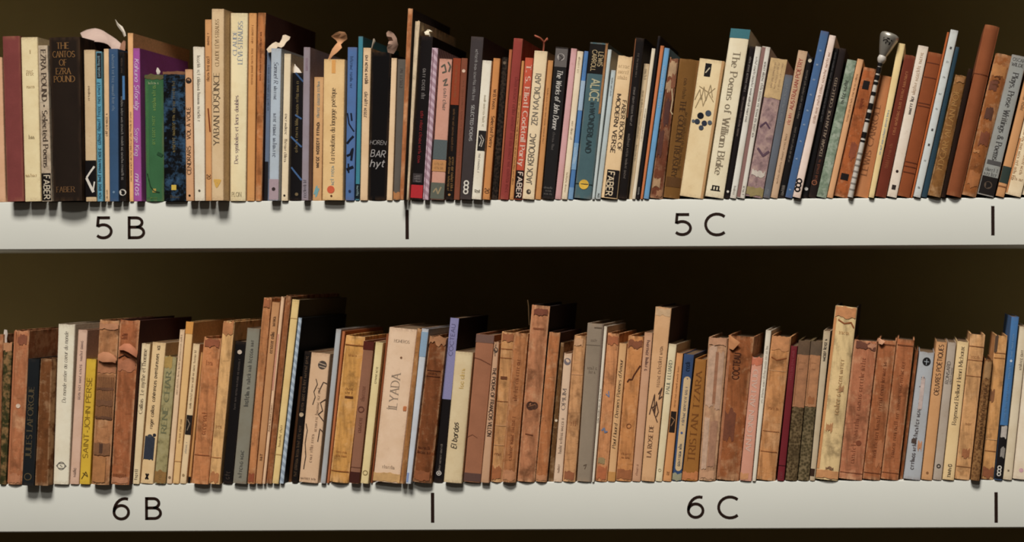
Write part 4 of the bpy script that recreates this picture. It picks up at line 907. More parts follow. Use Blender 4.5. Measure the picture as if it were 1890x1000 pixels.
B(L, 644, 662, 671, 690, 629, (156, 106, 80), 'mauve-brown hardback with dark red head and foot', 'cloth', o=8, bulge=.001, torn=1, marks=[('r', 0, 1, .0, .06, (88, 36, 26)), ('q', .3, .42, .5, .4, (124, 76, 56), 'serif', 'u'), ('o', .45, .48, 5, (104, 60, 44), 2), ('q', .52, .64, .5, .4, (124, 76, 56), 'serif', 'u'), ('r', 0, 1, .92, .995, (72, 36, 28)), ('r', 0, 1, .885, .889, (120, 72, 54))])
B(L, 665, 681, 693, 709, 631, (230, 207, 152), 'narrow pale yellow paperback left of the wide one titled Ilyada', o=8, marks=[('q', .17, .29, .55, .34, (96, 84, 56), 'sans', 'u'), ('o', .5, .925, 4, (150, 125, 80), 1.5)])
B(L, 682, 687, 711, 718, 616, (136, 76, 44), 'very thin dark brown booklet against the left of Ilyada', o=2)
B(L, 688, 737, 718, 771, 603, (228, 194, 162), 'widest pinkish-cream paperback titled Ilyada in grey capitals', o=8, torn=1, marks=[
  ('t', 'İLYADA', .295, .525, .47, .3, (142, 122, 104), 'serif', 'u', .11), ('h', 'HOMEROS', .085, .24, .78, .018, (150, 128, 106)), ('h', '~', .9, .3, .78, .02, (140, 116, 94)), ('a', .0, 1, .94, .995, (222, 172, 108), .01), ('c', .55, .19, 2, (130, 90, 60)), ('a', .82, .94, .5, .53, (196, 112, 58), .01)])
B(L, 738, 748, 769, 778, 606, (156, 100, 54), 'thin speckled brown hardback right of the widest pinkish-cream paperback', 'aged', o=10, torn=1, bulge=.0005)
B(L, 748, 758, 778, 791, 606, (196, 201, 210), 'thin pale blue-white paperback with a blue patch near its top', o=11, torn=1, marks=[('r', 0, 1, .02, .18, (138, 168, 194)), ('r', .1, .5, .93, .99, (130, 150, 200))])
B(L, 760, 796, 792, 825, 620, (120, 64, 33), 'dark brown leather hardback with its torn top showing tan board', 'aged', o=9, torn=2, bulge=.0025, marks=[('a', .0, 1, .0, .05, (198, 142, 96), .03), ('r', .1, .9, .23, .236, (72, 34, 18)), ('h', '~', .25, .2, .8, .018, (78, 38, 20)), ('r', .1, .9, .27, .275, (72, 34, 18)), ('h', '~', .76, .1, .85, .02, (78, 38, 20)), ('h', '~', .79, .1, .85, .02, (78, 38, 20)), ('a', .1, .9, .92, .985, (160, 90, 46), .012)])
B(L, 798, 817, 829, 847, 586, (28, 23, 23), 'paperback lilac above and black below, taller than its neighbours', o=1, marks=[('r', 0, 1, .0, .495, (140, 134, 182)), ('t', 'COCTEAU', .04, .23, .5, .46, (92, 86, 128), 'sans', 'u', .13), ('q', .76, .93, .5, .26, (170, 155, 140), 'italic', 'u'), ('c', .5, .945, 4.5, (205, 195, 185)), ('o', .5, .945, 2.4, (60, 50, 46), 1.2)])
B(L, 818, 852, 840, 874, 648, (216, 193, 152), 'cream paperback with handwritten El bardo low on its spine', o=9, bulge=.0015, marks=[('t', 'El bardos', .545, .74, .45, .3, (46, 36, 30), 'hand', 'u', .16), ('q', .12, .28, .55, .26, (212, 172, 92), 'italic', 'u')])
B(L, 854, 886, 877, 912, 616, (172, 112, 80), 'smooth pinkish-brown hardback with mauve-grey bands at head and foot', 'cloth', o=4, bulge=.001, marks=[('r', 0, 1, .0, .055, (120, 88, 76)), ('r', 0, 1, .94, .995, (98, 70, 62)), ('s', [(.0, .16), (.4, .17), (.95, .2)], 1.5, (120, 70, 48)), ('s', [(.0, .7), (.3, .68), (.6, .7)], 1, (128, 78, 54))])
B(L, 887, 903, 912, 922, 630, (196, 152, 118), 'pinkish-tan paperback titled The Poems in black capitals', o=6, torn=3, marks=[('c', .5, .06, 5, (62, 50, 44)), ('q', .01, .1, .4, .4, (80, 66, 56)), ('t', 'THE POEMS OF FRANÇOIS VILLON', .185, .67, .5, .56, (54, 40, 34), 'sans', 'd', .19)])
B(L, 904, 925, 924, 949, 612, (192, 132, 82), 'worn tan hardback with cracked horizontal ridges, right of The Poems', 'aged', o=2, torn=2, bulge=.002, marks=[('a', .1, .95, .01, .06, (150, 82, 44), .012), ('r', .05, .95, .11, .116, (150, 90, 50)), ('r', .05, .95, .17, .175, (150, 90, 50)), ('r', .2, .75, .295, .315, (112, 66, 40)), ('r', .05, .95, .46, .464, (140, 84, 46)), ('r', .05, .95, .62, .625, (214, 160, 110)), ('r', .05, .95, .75, .755, (216, 162, 112)), ('h', '~', .81, .2, .8, .02, (134, 78, 44)), ('a', .05, .9, .9, .98, (160, 86, 40), .02)])
B(L, 925, 950, 949, 976, 613, (172, 106, 64), 'reddish-tan hardback with faint vertical capitals left of the tall frayed one', 'aged', o=7, torn=1, bulge=.003, marks=[('q', .17, .45, .5, .3, (138, 78, 44), 'serif', 'u', .12), ('q', .55, .85, .5, .3, (146, 84, 48), 'serif', 'u', .12), ('a', .05, .95, .92, .985, (205, 142, 98), .012)])
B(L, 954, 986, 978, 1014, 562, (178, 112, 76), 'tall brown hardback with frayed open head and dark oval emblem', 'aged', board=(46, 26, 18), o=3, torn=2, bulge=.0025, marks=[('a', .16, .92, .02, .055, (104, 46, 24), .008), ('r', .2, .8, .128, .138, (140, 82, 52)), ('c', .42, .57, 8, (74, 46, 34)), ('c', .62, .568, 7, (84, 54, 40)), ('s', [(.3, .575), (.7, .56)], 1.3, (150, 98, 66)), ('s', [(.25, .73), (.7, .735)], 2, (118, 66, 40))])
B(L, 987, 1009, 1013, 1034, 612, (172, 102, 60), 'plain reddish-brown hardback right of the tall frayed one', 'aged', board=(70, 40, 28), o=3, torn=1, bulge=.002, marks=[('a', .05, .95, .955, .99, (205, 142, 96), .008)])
B(L, 1011, 1021, 1034, 1041, 632, (98, 63, 33), 'thin dark olive-brown book with a white fleck', 'aged', o=-2, bulge=.0005, marks=[('c', .6, .56, 2.5, (225, 200, 170))])
B(L, 1021, 1037, 1041, 1057, 651, (216, 183, 154), 'pale beige paperback with a round grey stamp and pencilled title', o=1, torn=1.5, marks=[('c', .5, .065, 6.5, (120, 108, 112)), ('t', 'OPIUM', .28, .44, .5, .46, (112, 98, 92), 'serif', 'u', .12), ('q', .5, .78, .5, .4, (150, 124, 104), 'italic', 'u'), ('q', .86, .93, .5, .3, (140, 110, 90))])
B(L, 1038, 1061, 1058, 1082, 618, (196, 136, 90), 'tan hardback with crumpled shiny head left of the grey one', 'aged', o=2, torn=2, bulge=.0015, marks=[('a', .05, .8, .02, .07, (222, 172, 126), .012), ('r', .05, .95, .265, .27, (214, 158, 112)), ('h', '~', .6, .3, .8, .03, (150, 90, 54)), ('a', .1, .9, .93, .985, (140, 74, 38), .012)])
B(L, 1064, 1091, 1083, 1114, 596, (156, 137, 116), 'smooth grey-taupe hardback with faint title lines, taller than neighbours', 'cloth', o=2, bulge=.001, marks=[('r', .45, .95, .022, .03, (104, 86, 70)), ('h', '~', .105, .3, .75, .016, (112, 94, 78)), ('r', .02, .98, .135, .138, (124, 106, 90)), ('h', '~', .28, .2, .85, .018, (112, 94, 78)), ('h', '~', .305, .3, .75, .018, (112, 94, 78)), ('s', [(.4, .9), (.6, .89), (.5, .92)], 1.5, (110, 90, 74)), ('r', .9, 1, .0, 1, (128, 108, 92))])
B(L, 1092, 1097, 1115, 1121, 602, (222, 208, 188), 'very thin white booklet against the grey-taupe hardback', o=2, marks=[('q', .4, .62, .5, .6, (120, 110, 100), 'sans', 'u')])
B(L, 1098, 1120, 1121, 1143, 614, (196, 126, 80), 'orange-tan hardback with small blue smudges and stained head', 'aged', o=1, torn=1, bulge=.001, marks=[('a', .05, .95, .02, .075, (160, 84, 42), .012), ('s', [(.3, .41), (.6, .43), (.5, .39)], 2, (110, 125, 160)), ('s', [(.2, .66), (.4, .64), (.5, .67), (.7, .66)], 3, (110, 120, 150)), ('a', .1, .7, .84, .88, (140, 132, 88), .012), ('a', .1, .9, .9, .985, (180, 92, 46), .015)])
B(L, 1121, 1135, 1143, 1158, 633, (212, 164, 114), 'cream-tan paperback titled Derniers Poemes in small black script', o=1, marks=[('t', 'Paul Eluard - Derniers Poèmes d\'Amour', .12, .76, .5, .46, (66, 48, 36), 'italic', 'u', .13), ('r', 0, 1, .93, .995, (205, 145, 78))])
B(L, 1136, 1165, 1158, 1188, 619, (192, 122, 70), 'brown paper-covered hardback with a jagged crack and dark head', 'aged', o=1, torn=1, bulge=.001, marks=[('a', .05, .95, .03, .08, (112, 56, 28), .015), ('s', [(.95, .2), (.75, .24), (.6, .27), (.5, .3), (.3, .3), (.2, .32)], 2.5, (84, 42, 24)), ('o', .55, .62, 4, (134, 80, 46), 1.5), ('h', '~', .81, .2, .85, .014, (140, 84, 48)), ('h', '~', .835, .25, .8, .014, (140, 84, 48)), ('a', .05, .95, .92, .985, (150, 84, 42), .01)])
B(L, 1166, 1182, 1189, 1206, 613, (200, 152, 118), 'smooth dusty-pink paperback with dotted print, left of tall scribbled spine', o=1, marks=[('q', .05, .26, .55, .4, (92, 62, 58), 'sans', 'd', .24), ('q', .88, .96, .5, .3, (160, 110, 84))])
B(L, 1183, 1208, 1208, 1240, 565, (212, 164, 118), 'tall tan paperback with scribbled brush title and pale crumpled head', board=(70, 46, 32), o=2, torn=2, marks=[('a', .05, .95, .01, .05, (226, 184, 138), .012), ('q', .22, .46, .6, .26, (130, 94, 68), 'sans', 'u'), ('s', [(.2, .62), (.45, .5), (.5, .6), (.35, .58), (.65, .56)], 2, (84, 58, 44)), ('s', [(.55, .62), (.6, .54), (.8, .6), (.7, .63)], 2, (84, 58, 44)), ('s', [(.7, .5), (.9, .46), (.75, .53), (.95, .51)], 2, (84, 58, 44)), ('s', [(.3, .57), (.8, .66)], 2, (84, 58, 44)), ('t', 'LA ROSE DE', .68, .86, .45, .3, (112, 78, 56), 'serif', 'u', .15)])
B(L, 1209, 1222, 1234, 1249, 634, (222, 203, 164), 'narrow ivory paperback right of the tall scribbled spine', o=1, marks=[('t', 'PAUL ELUARD', .12, .36, .5, .44, (112, 112, 98), 'serif', 'u', .14), ('o', .5, .92, 2.5, (150, 130, 96), 1)])
B(L, 1223, 1239, 1249, 1261, 651, (212, 148, 92), 'orange-tan paperback with a black block print, left of the blue one', o=1, marks=[('q', .1, .42, .5, .3, (140, 92, 56)), ('r', .1, .85, .455, .62, (48, 36, 30)), ('s', [(.2, .5), (.7, .52), (.3, .57)], 1.5, (150, 110, 76)), ('q', .92, .95, .5, .4, (112, 70, 40))])
B(L, 1240, 1257, 1262, 1281, 653, (46, 72, 114), 'dark blue paperback with a rounded cream title panel', o=0, marks=[('r', .22, .92, .2, .9, (216, 182, 136)), ('c', .57, .2, 6, (216, 182, 136)), ('c', .57, .895, 6, (216, 182, 136)), ('q', .25, .56, .58, .34, (88, 84, 92), 'italic', 'u'), ('c', .55, .62, 2.2, (60, 90, 150)), ('q', .7, .88, .55, .38, (110, 96, 86), 'italic', 'u'), ('q', .04, .13, .5, .45, (24, 32, 52), 'sans', 'u', .2), ('a', .0, 1, .94, .995, (156, 150, 120), .01)])
B(L, 1258, 1287, 1283, 1304, 662, (172, 112, 48), 'golden-brown hardback with large debossed capitals right of the blue one', 'cloth', o=1, bulge=.001, marks=[('t', 'TRISTAN TZARA', .1, .84, .52, .46, (116, 68, 28), 'serif', 'u', .13), ('a', .0, 1, .93, .99, (200, 122, 66), .02)])
B(L, 1289, 1320, 1307, 1343, 622, (182, 132, 100), 'brown hardback with peeling whitish paper strips', 'aged', o=1, torn=1, bulge=.0015, marks=[('a', .05, .95, .0, .05, (196, 142, 104), .008), ('a', .08, .5, .06, .48, (206, 170, 142), .012), ('a', .6, .9, .1, .5, (196, 158, 130), .015), ('a', .45, .62, .1, .46, (150, 96, 64), .02), ('a', .1, .4, .56, .92, (206, 172, 146), .012), ('a', .45, .85, .58, .9, (168, 120, 90), .015), ('a', .1, .9, .93, .985, (212, 160, 118), .012)])
B(L, 1322, 1363, 1345, 1392, 618, (146, 80, 43), 'wide stained brown hardback with a torn flap at its head', 'aged', o=1, torn=1.5, bulge=.002, marks=[('t', 'COCTEAU', .12, .3, .45, .26, (60, 30, 18), 'sans', 'u', .2), ('a', .1, .6, .52, .72, (104, 52, 28), .04), ('a', .02, .12, .1, .98, (182, 118, 76), .01)])
B(L, 1365, 1387, 1388, 1408, 659, (210, 148, 124), 'dusty-pink paperback with large grey-white capitals', o=2, marks=[('t', 'ANTONIN ARTAUD', .1, .76, .5, .46, (222, 188, 168), 'serif', 'u', .14), ('a', 0, 1, .0, .06, (202, 112, 78), .015), ('a', .0, .7, .94, .99, (226, 156, 102), .01)])
B(L, 1388, 1395, 1413, 1424, 609, (222, 211, 192), 'thin white booklet right of the dusty-pink one with large capitals', o=2, marks=[('q', .1, .48, .5, .5, (160, 146, 128), 'sans', 'u')])
B(L, 1396, 1430, 1424, 1460, 618, (192, 126, 76), 'wide tan hardback with crumpled head left of the crimson spine', 'aged', o=1, torn=2, bulge=.002, marks=[('a', .05, .95, .005, .1, (206, 138, 84), .012), ('s', [(.1, .15), (.4, .17), (.9, .15)], 2, (140, 76, 38)), ('r', .05, .95, .24, .244, (214, 160, 110)), ('h', '~', .5, .2, .8, .02, (150, 90, 50)), ('r', .05, .95, .66, .664, (150, 90, 50)), ('r', .05, .95, .8, .805, (150, 90, 50))])
B(L, 1434, 1447, 1460, 1472, 638, (112, 34, 41), 'thin crimson paperback, the only dark pinkish-red spine in lower row', o=1, marks=[('q', .03, .25, .5, .44, (165, 80, 84), 'sans', 'u'), ('r', 0, 1, .885, .89, (70, 20, 26)), ('q', .93, .98, .5, .4, (150, 80, 80))])
B(L, 1449, 1471, 1474, 1496, 628, (84, 66, 41), 'left of the twin volumes with tan title panel and olive weave', 'weave', (122, 100, 68), o=1, bulge=.001, marks=[('a', .0, 1, .0, .1, (98, 72, 48), .004), ('a', .0, 1, .1, .475, (168, 112, 72), .004), ('h', '~', .155, .2, .8, .014, (110, 66, 40)), ('h', '~', .2, .3, .7, .014, (110, 66, 40)), ('s', [(.12, .12), (.12, .46)], 1, (130, 82, 50))])
B(L, 1472, 1493, 1497, 1518, 629, (88, 74, 48), 'right of the twin volumes with tan title panel and olive weave', 'weave', (130, 110, 78), o=1, bulge=.001, marks=[('a', .0, 1, .0, .1, (98, 76, 54), .004), ('a', .0, 1, .1, .47, (180, 122, 78), .004), ('h', '~', .155, .2, .8, .014, (120, 72, 42)), ('h', '~', .2, .3, .7, .014, (120, 72, 42)), ('s', [(.12, .12), (.12, .46)], 1, (140, 90, 54)), ('a', .2, .8, .4, .45, (160, 98, 52), .012)])
B(L, 1494, 1504, 1519, 1533, 610, (192, 172, 142), 'thin grey-beige paperback with black letters near its top', o=1, marks=[('q', .05, .2, .45, .5, (48, 40, 34), 'sans', 'u', .24), ('r', 0, .8, .92, .97, (60, 40, 28))])
B(L, 1505, 1546, 1542, 1583, 563, (240, 198, 142), 'tall ivory hardback with brown stains and spots', 'aged', board=(48, 28, 20), o=3, torn=1.5, bulge=.002, marks=[('a', .03, .97, .005, .065, (190, 112, 60), .012), ('r', .0, .12, .07, .94, (206, 142, 88)), ('s', [(.2, .08), (.5, .1), (.8, .09), (.95, .12)], 2.5, (150, 84, 44)), ('q', .3, .46, .6, .2, (150, 112, 68), 'sans', 'u'), ('q', .46, .62, .6, .24, (160, 120, 74), 'italic', 'u'), ('h', '~', .15, .3, .8, .02, (176, 128, 78)), ('a', .2, .5, .68, .72, (178, 112, 62), .02), ('a', .6, .8, .46, .49, (150, 96, 54), .012), ('a', .4, .75, .925, .94, (92, 56, 34), .012), ('a', .0, 1, .945, .99, (206, 132, 74), .006)])
B(L, 1548, 1591, 1576, 1620, 626, (172, 102, 70), 'brown hardback with dark damaged head, left of two like it', 'aged', o=1, torn=1, bulge=.001, marks=[('a', .1, .95, .015, .06, (84, 42, 24), .02), ('a', .6, .95, .02, .05, (198, 140, 104), .015), ('q', .12, .5, .5, .2, (140, 78, 50), 'serif', 'u', .1), ('q', .52, .88, .5, .2, (140, 78, 50), 'serif', 'u', .1), ('c', .68, .735, 5, (132, 72, 46)), ('r', .02, .98, .95, .954, (130, 70, 44))])
B(L, 1592, 1625, 1622, 1655, 626, (156, 88, 52), 'brown hardback with a turned-up corner, middle of the three alike', 'aged', o=1, torn=1, bulge=.001, marks=[('r', .1, .98, .028, .033, (104, 54, 30)), ('a', .0, .3, .0, .035, (206, 146, 106), .01), ('q', .15, .5, .5, .22, (120, 64, 38), 'serif', 'u', .1), ('q', .52, .84, .5, .22, (120, 64, 38), 'serif', 'u', .1), ('a', .6, .98, .72, .9, (190, 120, 72), .03), ('r', .02, .98, .95, .954, (108, 56, 32))])
B(L, 1625, 1658, 1656, 1688, 625, (162, 92, 55), 'clean-edged brown hardback right of the one with turned-up corner', 'aged', o=1, bulge=.001, marks=[('r', .05, .98, .038, .043, (108, 58, 32)), ('q', .14, .5, .5, .22, (124, 68, 40), 'serif', 'u', .1), ('q', .52, .84, .5, .22, (124, 68, 40), 'serif', 'u', .1), ('r', .02, .98, .95, .954, (112, 60, 34))])
B(L, 1660, 1666, 1689, 1695, 646, (142, 78, 42), 'very thin shadowed brown booklet left of the pale blue-grey paperback', 'aged', o=-9, bulge=.0004)
B(L, 1667, 1699, 1697, 1725, 648, (172, 174, 178), 'pale blue-grey paperback with rusty stains and round black stamp', o=1, torn=1.5, marks=[('c', .55, .075, 8, (38, 34, 34)), ('s', [(.38, .075), (.72, .075)], 1.4, (160, 165, 170)), ('s', [(.55, .055), (.55, .1)], 1.4, (160, 165, 170)), ('q', .19, .32, .42, .26, (66, 56, 54), 'sans', 'u', .18), ('q', .36, .68, .42, .26, (70, 58, 56), 'sans', 'u', .18), ('q', .7, .92, .42, .26, (70, 58, 56), 'sans', 'u', .18), ('a', .35, .6, .2, .45, (196, 172, 162), .02), ('a', .6, .85, .7, .76, (206, 140, 96), .02), ('a', .2, .5, .68, .72, (76, 56, 46), .02)])
B(L, 1700, 1721, 1728, 1749, 630, (206, 152, 102), 'tan paperback titled Oeuvres Poetiques in black capitals', o=1, marks=[('t', 'ŒUVRES POÉTIQUES', .02, .385, .55, .42, (72, 50, 38), 'sans', 'u', .16), ('c', .5, .95, 2.5, (150, 100, 62))])
B(L, 1721, 1738, 1749, 1765, 631, (178, 162, 146), 'grey paperback with short dark lettering right of Oeuvres Poetiques', o=1, marks=[('t', 'RONSARD', .14, .3, .42, .4, (104, 92, 84), 'sans', 'u', .16), ('q', .18, .3, .8, .25, (124, 110, 100)), ('o', .5, .9, 3, (60, 52, 46), 2)])
B(L, 1739, 1761, 1767, 1790, 629, (230, 197, 144), 'cream paperback with two names in black serif type', o=2, torn=1, marks=[('t', 'Henri Michaux', .04, .29, .52, .34, (84, 66, 50), 'serif', 'u', .12), ('t', 'Raymond Bellour', .305, .6, .5, .34, (84, 66, 50), 'serif', 'u', .12), ('q', .88, .93, .5, .44, (40, 32, 28)), ('q', .93, .98, .5, .4, (40, 32, 28))])
B(L, 1762, 1790, 1790, 1819, 616, (200, 142, 92), 'smooth tan hardback with thin dark lines right of the two-names paperback', 'aged', o=1, bulge=.0008, marks=[('r', .02, .98, .08, .085, (138, 86, 50)), ('h', '~', .155, .2, .8, .022, (142, 92, 56)), ('r', .02, .98, .175, .18, (150, 96, 58)), ('r', .02, .98, .285, .289, (160, 104, 64)), ('h', '~', .615, .3, .75, .018, (130, 82, 48)), ('a', .3, .8, .79, .85, (150, 84, 42), .02), ('r', .02, .98, .91, .914, (138, 86, 50))])
B(L, 1791, 1808, 1818, 1834, 662, (126, 85, 48), 'short dark mottled brown book with embossed lettering', 'weave', (156, 112, 66), o=8, bulge=.0015, torn=2, marks=[('q', .2, .74, .5, .42, (66, 40, 20), 'serif', 'u', .18), ('a', .1, .9, .02, .16, (160, 118, 72), .012)])
B(L, 1811, 1834, 1836, 1860, 618, (200, 138, 82), 'worn honey-tan hardback with a torn spine, left of the bright blue', 'aged', o=0, torn=2, bulge=.001, marks=[('a', .0, .25, .0, .12, (34, 24, 20), .01), ('r', .05, .95, .12, .126, (146, 92, 50)), ('r', .05, .95, .155, .16, (146, 92, 50)), ('a', .0, .4, .38, .46, (112, 66, 34), .02), ('r', .05, .95, .72, .725, (214, 164, 110)), ('r', .05, .95, .8, .805, (150, 96, 54)), ('a', .05, .95, .92, .985, (120, 58, 28), .015)])
B(L, 1835, 1850, 1867, 1881, 584, (52, 114, 172), 'bright blue paperback with black and white photograph below', o=2, marks=[('q', .1, .38, .5, .34, (130, 170, 210), 'sans', 'u'), ('c', .55, .27, 2.2, (220, 225, 230)), ('q', .4, .64, .5, .3, (110, 155, 200), 'sans', 'u'), ('r', 0, 1, .665, .995, (34, 28, 28)), ('a', .2, .95, .67, .74, (190, 178, 166), .01), ('a', .4, .95, .8, .86, (150, 140, 130), .015), ('o', .5, .925, 3, W, 1.8), ('o', .5, .945, 3, W, 1.8), ('o', .5, .965, 3, W, 1.8)])
B(L, 1851, 1868, 1882, 1897, 602, (216, 198, 168), 'pale cream paperback right of the bright blue one', o=2, marks=[('q', .14, .28, .6, .4, (120, 104, 86), 'sans', 'u'), ('s', [(.4, .94), (.6, .94)], 3, (120, 100, 80))])
B(L, 1869, 1897, 1898, 1926, 606, (234, 216, 190), 'white paperback cut off at the right edge, lower row', o=2, marks=[('c', .5, .94, 4, (216, 168, 172)), ('q', .1, .4, .6, .2, (140, 110, 80))])

for key in ('U', 'L'):
    prepare(key)
    for b in BOOKS[key]: build_book(key, b)

# ------------------------------------------------------------------ slips, torn paper and ribbons sticking out of the books
def strip_mesh(name, runs, thick=0.00035):
    """runs: lists of rows (left x, left y, right x, right y[, depth left, depth right]) in photo units, depth in mm behind the shelf front"""
    V, F = [], []
    for rows in runs:
        pts = []
        for i, r in enumerate(rows):
            dl, dr = (r[4], r[5]) if len(r) > 4 else (6, 6)
            row = []
            for t in (0, .5, 1):
                d = (dl + (dr - dl) * t) / 1000 - (0.0012 if t == .5 else 0)
                x, z = world_pt(r[0] + (r[2] - r[0]) * t, r[1] + (r[3] - r[1]) * t, d)
                row.append((x, d, z))
            pts.append(row)
        n = len(V)
        m = len(pts)
        for off in (0, thick):
            for row in pts: V += [(p[0], p[1] + off, p[2]) for p in row]
        k = m * 3
        for i in range(m - 1):
            for j in range(2):
                a = n + i * 3 + j
                F += [(a, a + 1, a + 4, a + 3), (k + a, k + a + 3, k + a + 4, k + a + 1)]
            for j in (0, 2):
                a = n + i * 3 + j
                F.append((a, a + 3, k + a + 3, k + a))
        for i in (0, m - 1):
            for j in range(2):
                a = n + i * 3 + j
                F.append((a, k + a, k + a + 1, a + 1))
    cx = sum(p[0] for p in V) / len(V)
    zm = min(p[2] for p in V)
    return (cx, 0.0, zm), mesh(name, [(p[0] - cx, p[1], p[2] - zm) for p in V], F, 50)
def scrap(name, label, cat, col, *runs):
    loc, me = strip_mesh(name, runs)
    key = ('scrap', col)
    if key not in CACHE: CACHE[key] = plain_mat('scrap_paper', col, 0.15, 120, 0.8, 0.15)
    o = link(name, me, CACHE[key])
    o.location = loc
    tag(o, label, cat)
    return o
scrap('curled_sheet', 'curled sheet of pinkish paper arching over the beige and navy paperbacks', 'paper', (188, 160, 146),
  [(148, 61, 158, 81, 60, 22), (153, 58, 160, 80, 60, 20), (160, 55, 166, 78, 60, 18), (168, 53, 174, 77, 60, 16), (176, 52, 183, 77.5, 58, 15), (184, 54, 192, 79, 55, 14), (191, 57, 199, 82, 52, 12), (197, 61, 204, 87, 48, 11), (205, 66, 206, 91.5, 44, 10), (214, 72, 213, 91.5, 38, 10), (223, 80, 221, 91.5, 30, 10)])
scrap('paper_slip', 'pointed pale slip rising left of the tall thin peach booklet', 'paper', (218, 204, 184),
  [(229, 68, 232.5, 66), (226, 60, 231, 59), (221, 54, 229, 55), (216, 47, 226, 49), (213.5, 40, 218, 43), (212, 35.5, 213, 36)])
scrap('paper_slip', 'small brown crease of paper tucked beside the tall thin peach booklet', 'paper', (150, 105, 78),
  [(221, 95, 229, 98, 12, 8), (221, 88, 231, 92, 12, 8), (224, 80, 231.5, 84, 14, 10), (228, 74, 232, 76, 16, 12)])
scrap('paper_slip', 'tiny white paper corner showing at the right of the green hardback', 'paper', (225, 212, 196),
  [(290, 137, 294, 137), (288, 131, 296, 132), (290, 124.5, 292, 125.5)])
scrap('paper_tab', 'crumpled beige tape tab folded over the pale blue-grey paperback', 'paper', (206, 184, 156),
  [(492, 91, 495, 97, 0, -2), (497, 85, 502, 96, 0, -3), (503, 80, 508, 92, 2, -2), (509, 77, 513, 86, 6, 3), (513, 79, 519, 88, 10, 6), (516, 79, 524, 85, 12, 8), (520, 72, 528, 78, 14, 10), (522, 65, 534, 73, 16, 12), (527, 64, 536, 68, 16, 12)])
scrap('paper_slip', 'white folded page corner above the short black paperback with blue lines', 'paper', (236, 222, 204),
  [(541, 136, 557, 135), (541, 128, 552, 127), (543, 121, 546, 121), (543.5, 118, 544.5, 118)])
scrap('torn_ribbon', 'twisted tan torn paper rising from the wide cream paperback', 'paper', (205, 146, 98),
  [(605, 110, 609, 110, 8, 8), (609, 100, 614, 103, 9, 5), (613, 91, 622, 97, 10, 4), (618, 84, 631, 88, 10, 2), (623, 78, 629, 82, 10, 8), (620, 74, 634, 77, 8, 14), (611, 67, 641, 72, 4, 18), (620, 60, 640, 64, 4, 16), (627, 58, 636, 59, 8, 14)])
scrap('paper_slip', 'thin pale curved slip left of the thick black volume top', 'paper', (176, 158, 136),
  [(684, 98, 686, 98), (685.5, 88, 687.5, 89), (687, 80, 690, 82), (688.5, 73, 693, 76), (689, 71, 691, 71)])
scrap('torn_paper', 'pinkish torn paper standing at the right of the thick black volume', 'paper', (176, 138, 116),
  [(716, 98, 723, 104, 8, 8), (714, 89, 731, 93, 4, 14), (716, 81, 735, 83, 2, 16), (718, 75, 733, 76, 8, 12), (714, 67, 732, 70, 2, 14), (713, 61, 727, 62, 4, 14), (716, 57, 721, 57.5, 6, 8)])
scrap('paper_slip', 'white frayed sliver between the loose pages and the black paperback', 'paper', (218, 204, 186),
  [(769, 66, 771, 66, 2, 2), (770, 73, 774, 73, 0, 0), (772, 85, 776, 87, 0, 0), (771, 97, 773, 98, 2, 2)])
scrap('paper_tuft', 'white crumpled tuft of paper on top of the black red-titled paperback', 'paper', (228, 214, 186),
  [(787, 70, 798, 70, 8, 10), (785, 64, 799, 65, 2, 14), (783, 59, 800, 61, 4, 12), (787, 57, 798, 58, 10, 4), (789, 54, 793, 55, 8, 8)])
scrap('ribbon_bookmark', 'curly brown ribbon bookmark above Zen Kaciklari', 'bookmark', (158, 78, 50),
  [(1001, 96, 1004, 96, 10, 8), (1002, 84, 1005, 84, 10, 8), (1001, 78, 1005, 76, 9, 6), (995, 72, 998.5, 69, 6, 4), (987, 69, 991, 65.5, 4, 3), (985.5, 66, 987, 64, 5, 5)],
  [(1003, 78, 1004.5, 81, 8, 8), (1007, 72, 1009, 75, 6, 5), (1010, 69, 1012, 73, 8, 7)])
scrap('paper_slip', 'small white torn strip above the green and tan marbled hardback', 'paper', (222, 206, 192),
  [(8, 634, 13, 634), (7.5, 624, 12.5, 625), (7, 614, 14, 616), (8, 608, 13, 609)])
scrap('loose_thread', 'thin dark thread beside the frayed head of the tall brown hardback', 'thread', (120, 88, 48),
  [(976, 600, 977.5, 600, 1, 1), (975, 580, 977, 580, 1, 1), (974.5, 565, 976.5, 565, 2, 2), (973, 553, 974.5, 553, 3, 3)])
def book_flap(label, col, rows):
    """a flap of torn cover that belongs to one book"""
    root = next(o for o in sc.objects if o.get('label') == label)
    loc, me = strip_mesh('torn_flap', [rows])
    key = ('scrap', col)
    if key not in CACHE: CACHE[key] = plain_mat('scrap_paper', col, 0.2, 120, 0.8, 0.15)
    o = link('torn_flap', me, CACHE[key], root)
    o.location = Vector(loc) - root.location
book_flap('wide stained brown hardback with a torn flap at its head', (206, 138, 86), [(1345, 618.5, 1348, 619, -1, -2), (1345, 628, 1359, 627, -1, -5), (1345, 637, 1366, 632, -1, -6), (1346, 643, 1353, 646, -1, -3)])
book_flap('brown hardback with a split leather flap right of the exposed ribbed binding', (178, 108, 72), [(219, 641, 220, 646, -11, -12), (229, 634, 228, 646, -12, -16), (239, 634, 237, 650, -12, -17), (248, 641, 246, 656, -12, -16), (254, 650, 252, 660, -11, -13)])
book_flap('brown hardback with bare ribbed binding exposed under torn leather', (182, 120, 80), [(181, 654, 180, 664, -10, -11), (190, 649, 189, 668, -11, -14), (200, 650, 199, 668, -11, -15), (209, 655, 207, 668, -11, -13), (215, 662, 213, 670, -10, -11)])
book_flap('brown hardback with a turned-up corner, middle of the three alike', (208, 150, 112), [(1621, 624, 1623, 624, -2, -2), (1621, 630, 1634, 630, -2, -4), (1622, 634, 1628, 636, -2, -4)])

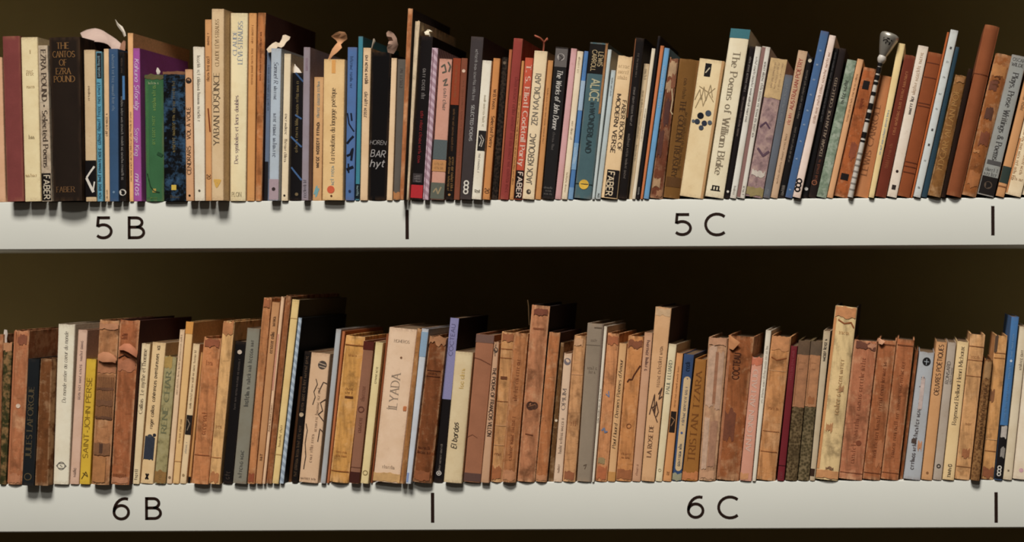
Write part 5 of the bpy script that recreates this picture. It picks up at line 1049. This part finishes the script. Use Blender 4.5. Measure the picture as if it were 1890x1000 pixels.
# ------------------------------------------------------------------ the striped stick with its silver head
def stick():
    foot = world_pt(1569.5, 365, -0.001)
    neck = world_pt(1625, 117, -0.004)
    top = world_pt(1644, 62, -0.006)
    root = empty('striped_stick', (foot[0], -0.001, Z_UP))
    tag(root, 'black and white striped stick with a silver conical head leaning among books', 'stick')
    org = Vector((foot[0], -0.001, Z_UP))
    A0 = Vector((foot[0], -0.003, Z_UP + 0.0012)) - org
    A1 = Vector((neck[0], -0.006, neck[1])) - org
    A2 = Vector((top[0], -0.006, top[1])) - org
    def lathe(name, a, b, prof, mat, m=18, twist=None):
        ax = (b - a).normalized()
        e1 = ax.cross(Vector((0, 1, 0))).normalized()
        e2 = ax.cross(e1)
        ln = (b - a).length
        V, F = [], []
        for t, r in prof:
            c = a + ax * (t * ln)
            V += [tuple(c + (e1 * math.cos(2 * math.pi * i / m) + e2 * math.sin(2 * math.pi * i / m)) * r * PX) for i in range(m)]
        k = len(prof)
        for j in range(k - 1):
            for i in range(m):
                F.append((j * m + i, j * m + (i + 1) % m, (j + 1) * m + (i + 1) % m, (j + 1) * m + i))
        F += [tuple(range(m))[::-1], tuple(range((k - 1) * m, k * m))]
        return link(name, mesh(name, V, F, 50), mat, root)
    white = plain_mat('white_plastic', (205, 195, 182), 0.1, 200, 0.4, 0.02)
    black = plain_mat('black_plastic', (26, 21, 20), 0.1, 200, 0.35, 0.02)
    silver = plain_mat('brushed_silver', (190, 182, 168), 0.15, 150, 0.36, 0.05, 0.7)
    lathe('shaft', A0, A1, [(0, 5.2), (.3, 4.8), (.7, 4.2), (1, 4.0)], white)
    ln = (A1 - A0).length
    for t0, t1 in ((.41, .425), (.44, .485), (.56, .575), (.585, .63), (.655, .70), (.76, .785), (.84, .86), (.875, .91), (.925, .97), (.978, 1.0)):
        lathe('black_stripe', A0 + (A1 - A0) * t0, A0 + (A1 - A0) * t1, [(0, 5.0), (1, 5.0)], black, 14)
    for k in range(7):
        t0 = .05 + .045 * k
        lathe('grey_ring', A0 + (A1 - A0) * t0, A0 + (A1 - A0) * (t0 + .012), [(0, 5.35), (1, 5.35)], ink((140, 130, 120)), 14)
    lathe('neck_bulb', A1 - (A2 - A1) * .02, A1 + (A2 - A1) * .28, [(0, 4), (.25, 7.2), (.55, 8.4), (.85, 7.2), (1, 6)], white)
    head = lathe('head', A1 + (A2 - A1) * .22, A2, [(0, 6.5), (.2, 10), (.45, 13.5), (.75, 17.2), (.86, 17.8), (.95, 16.5), (1.0, 12)], silver, 28)
    # dark emblem on the cone
    ax = (A2 - A1).normalized()
    side = Vector((ax.z, 0, -ax.x))
    def on_cone(s_, t):   # s_ across in photo units, t along the head
        r = 6.5 + (17.2 - 6.5) * t / .75
        c = A1 + (A2 - A1) * (.22 + .78 * t)
        q = math.sqrt(max(0.2, r * r - s_ * s_)) + .5
        return tuple(c + side * (s_ * PX) + Vector((0, -1, 0)) * q * PX)
    V, F = [], []
    for st in ([(-7, .30), (-7, .62)], [(-8, .62), (-2, .66), (2, .58)], [(-2, .30), (-2, .6)], [(-3, .44), (3, .5)], [(4, .32), (5, .62)], [(-8, .27), (0, .25), (6, .29)], [(-9, .7), (0, .73), (8, .68)]):
        vv, ff = ribbon([(p[0], p[1] * 40) for p in st], 2.4, 2.0)
        n = len(V)
        V += [on_cone(x, y / 40) for x, y in vv]
        F += [tuple(n + i for i in q) for q in ff]
    em = link('emblem', mesh('emblem', V, F), ink((40, 34, 32)), head)
stick()
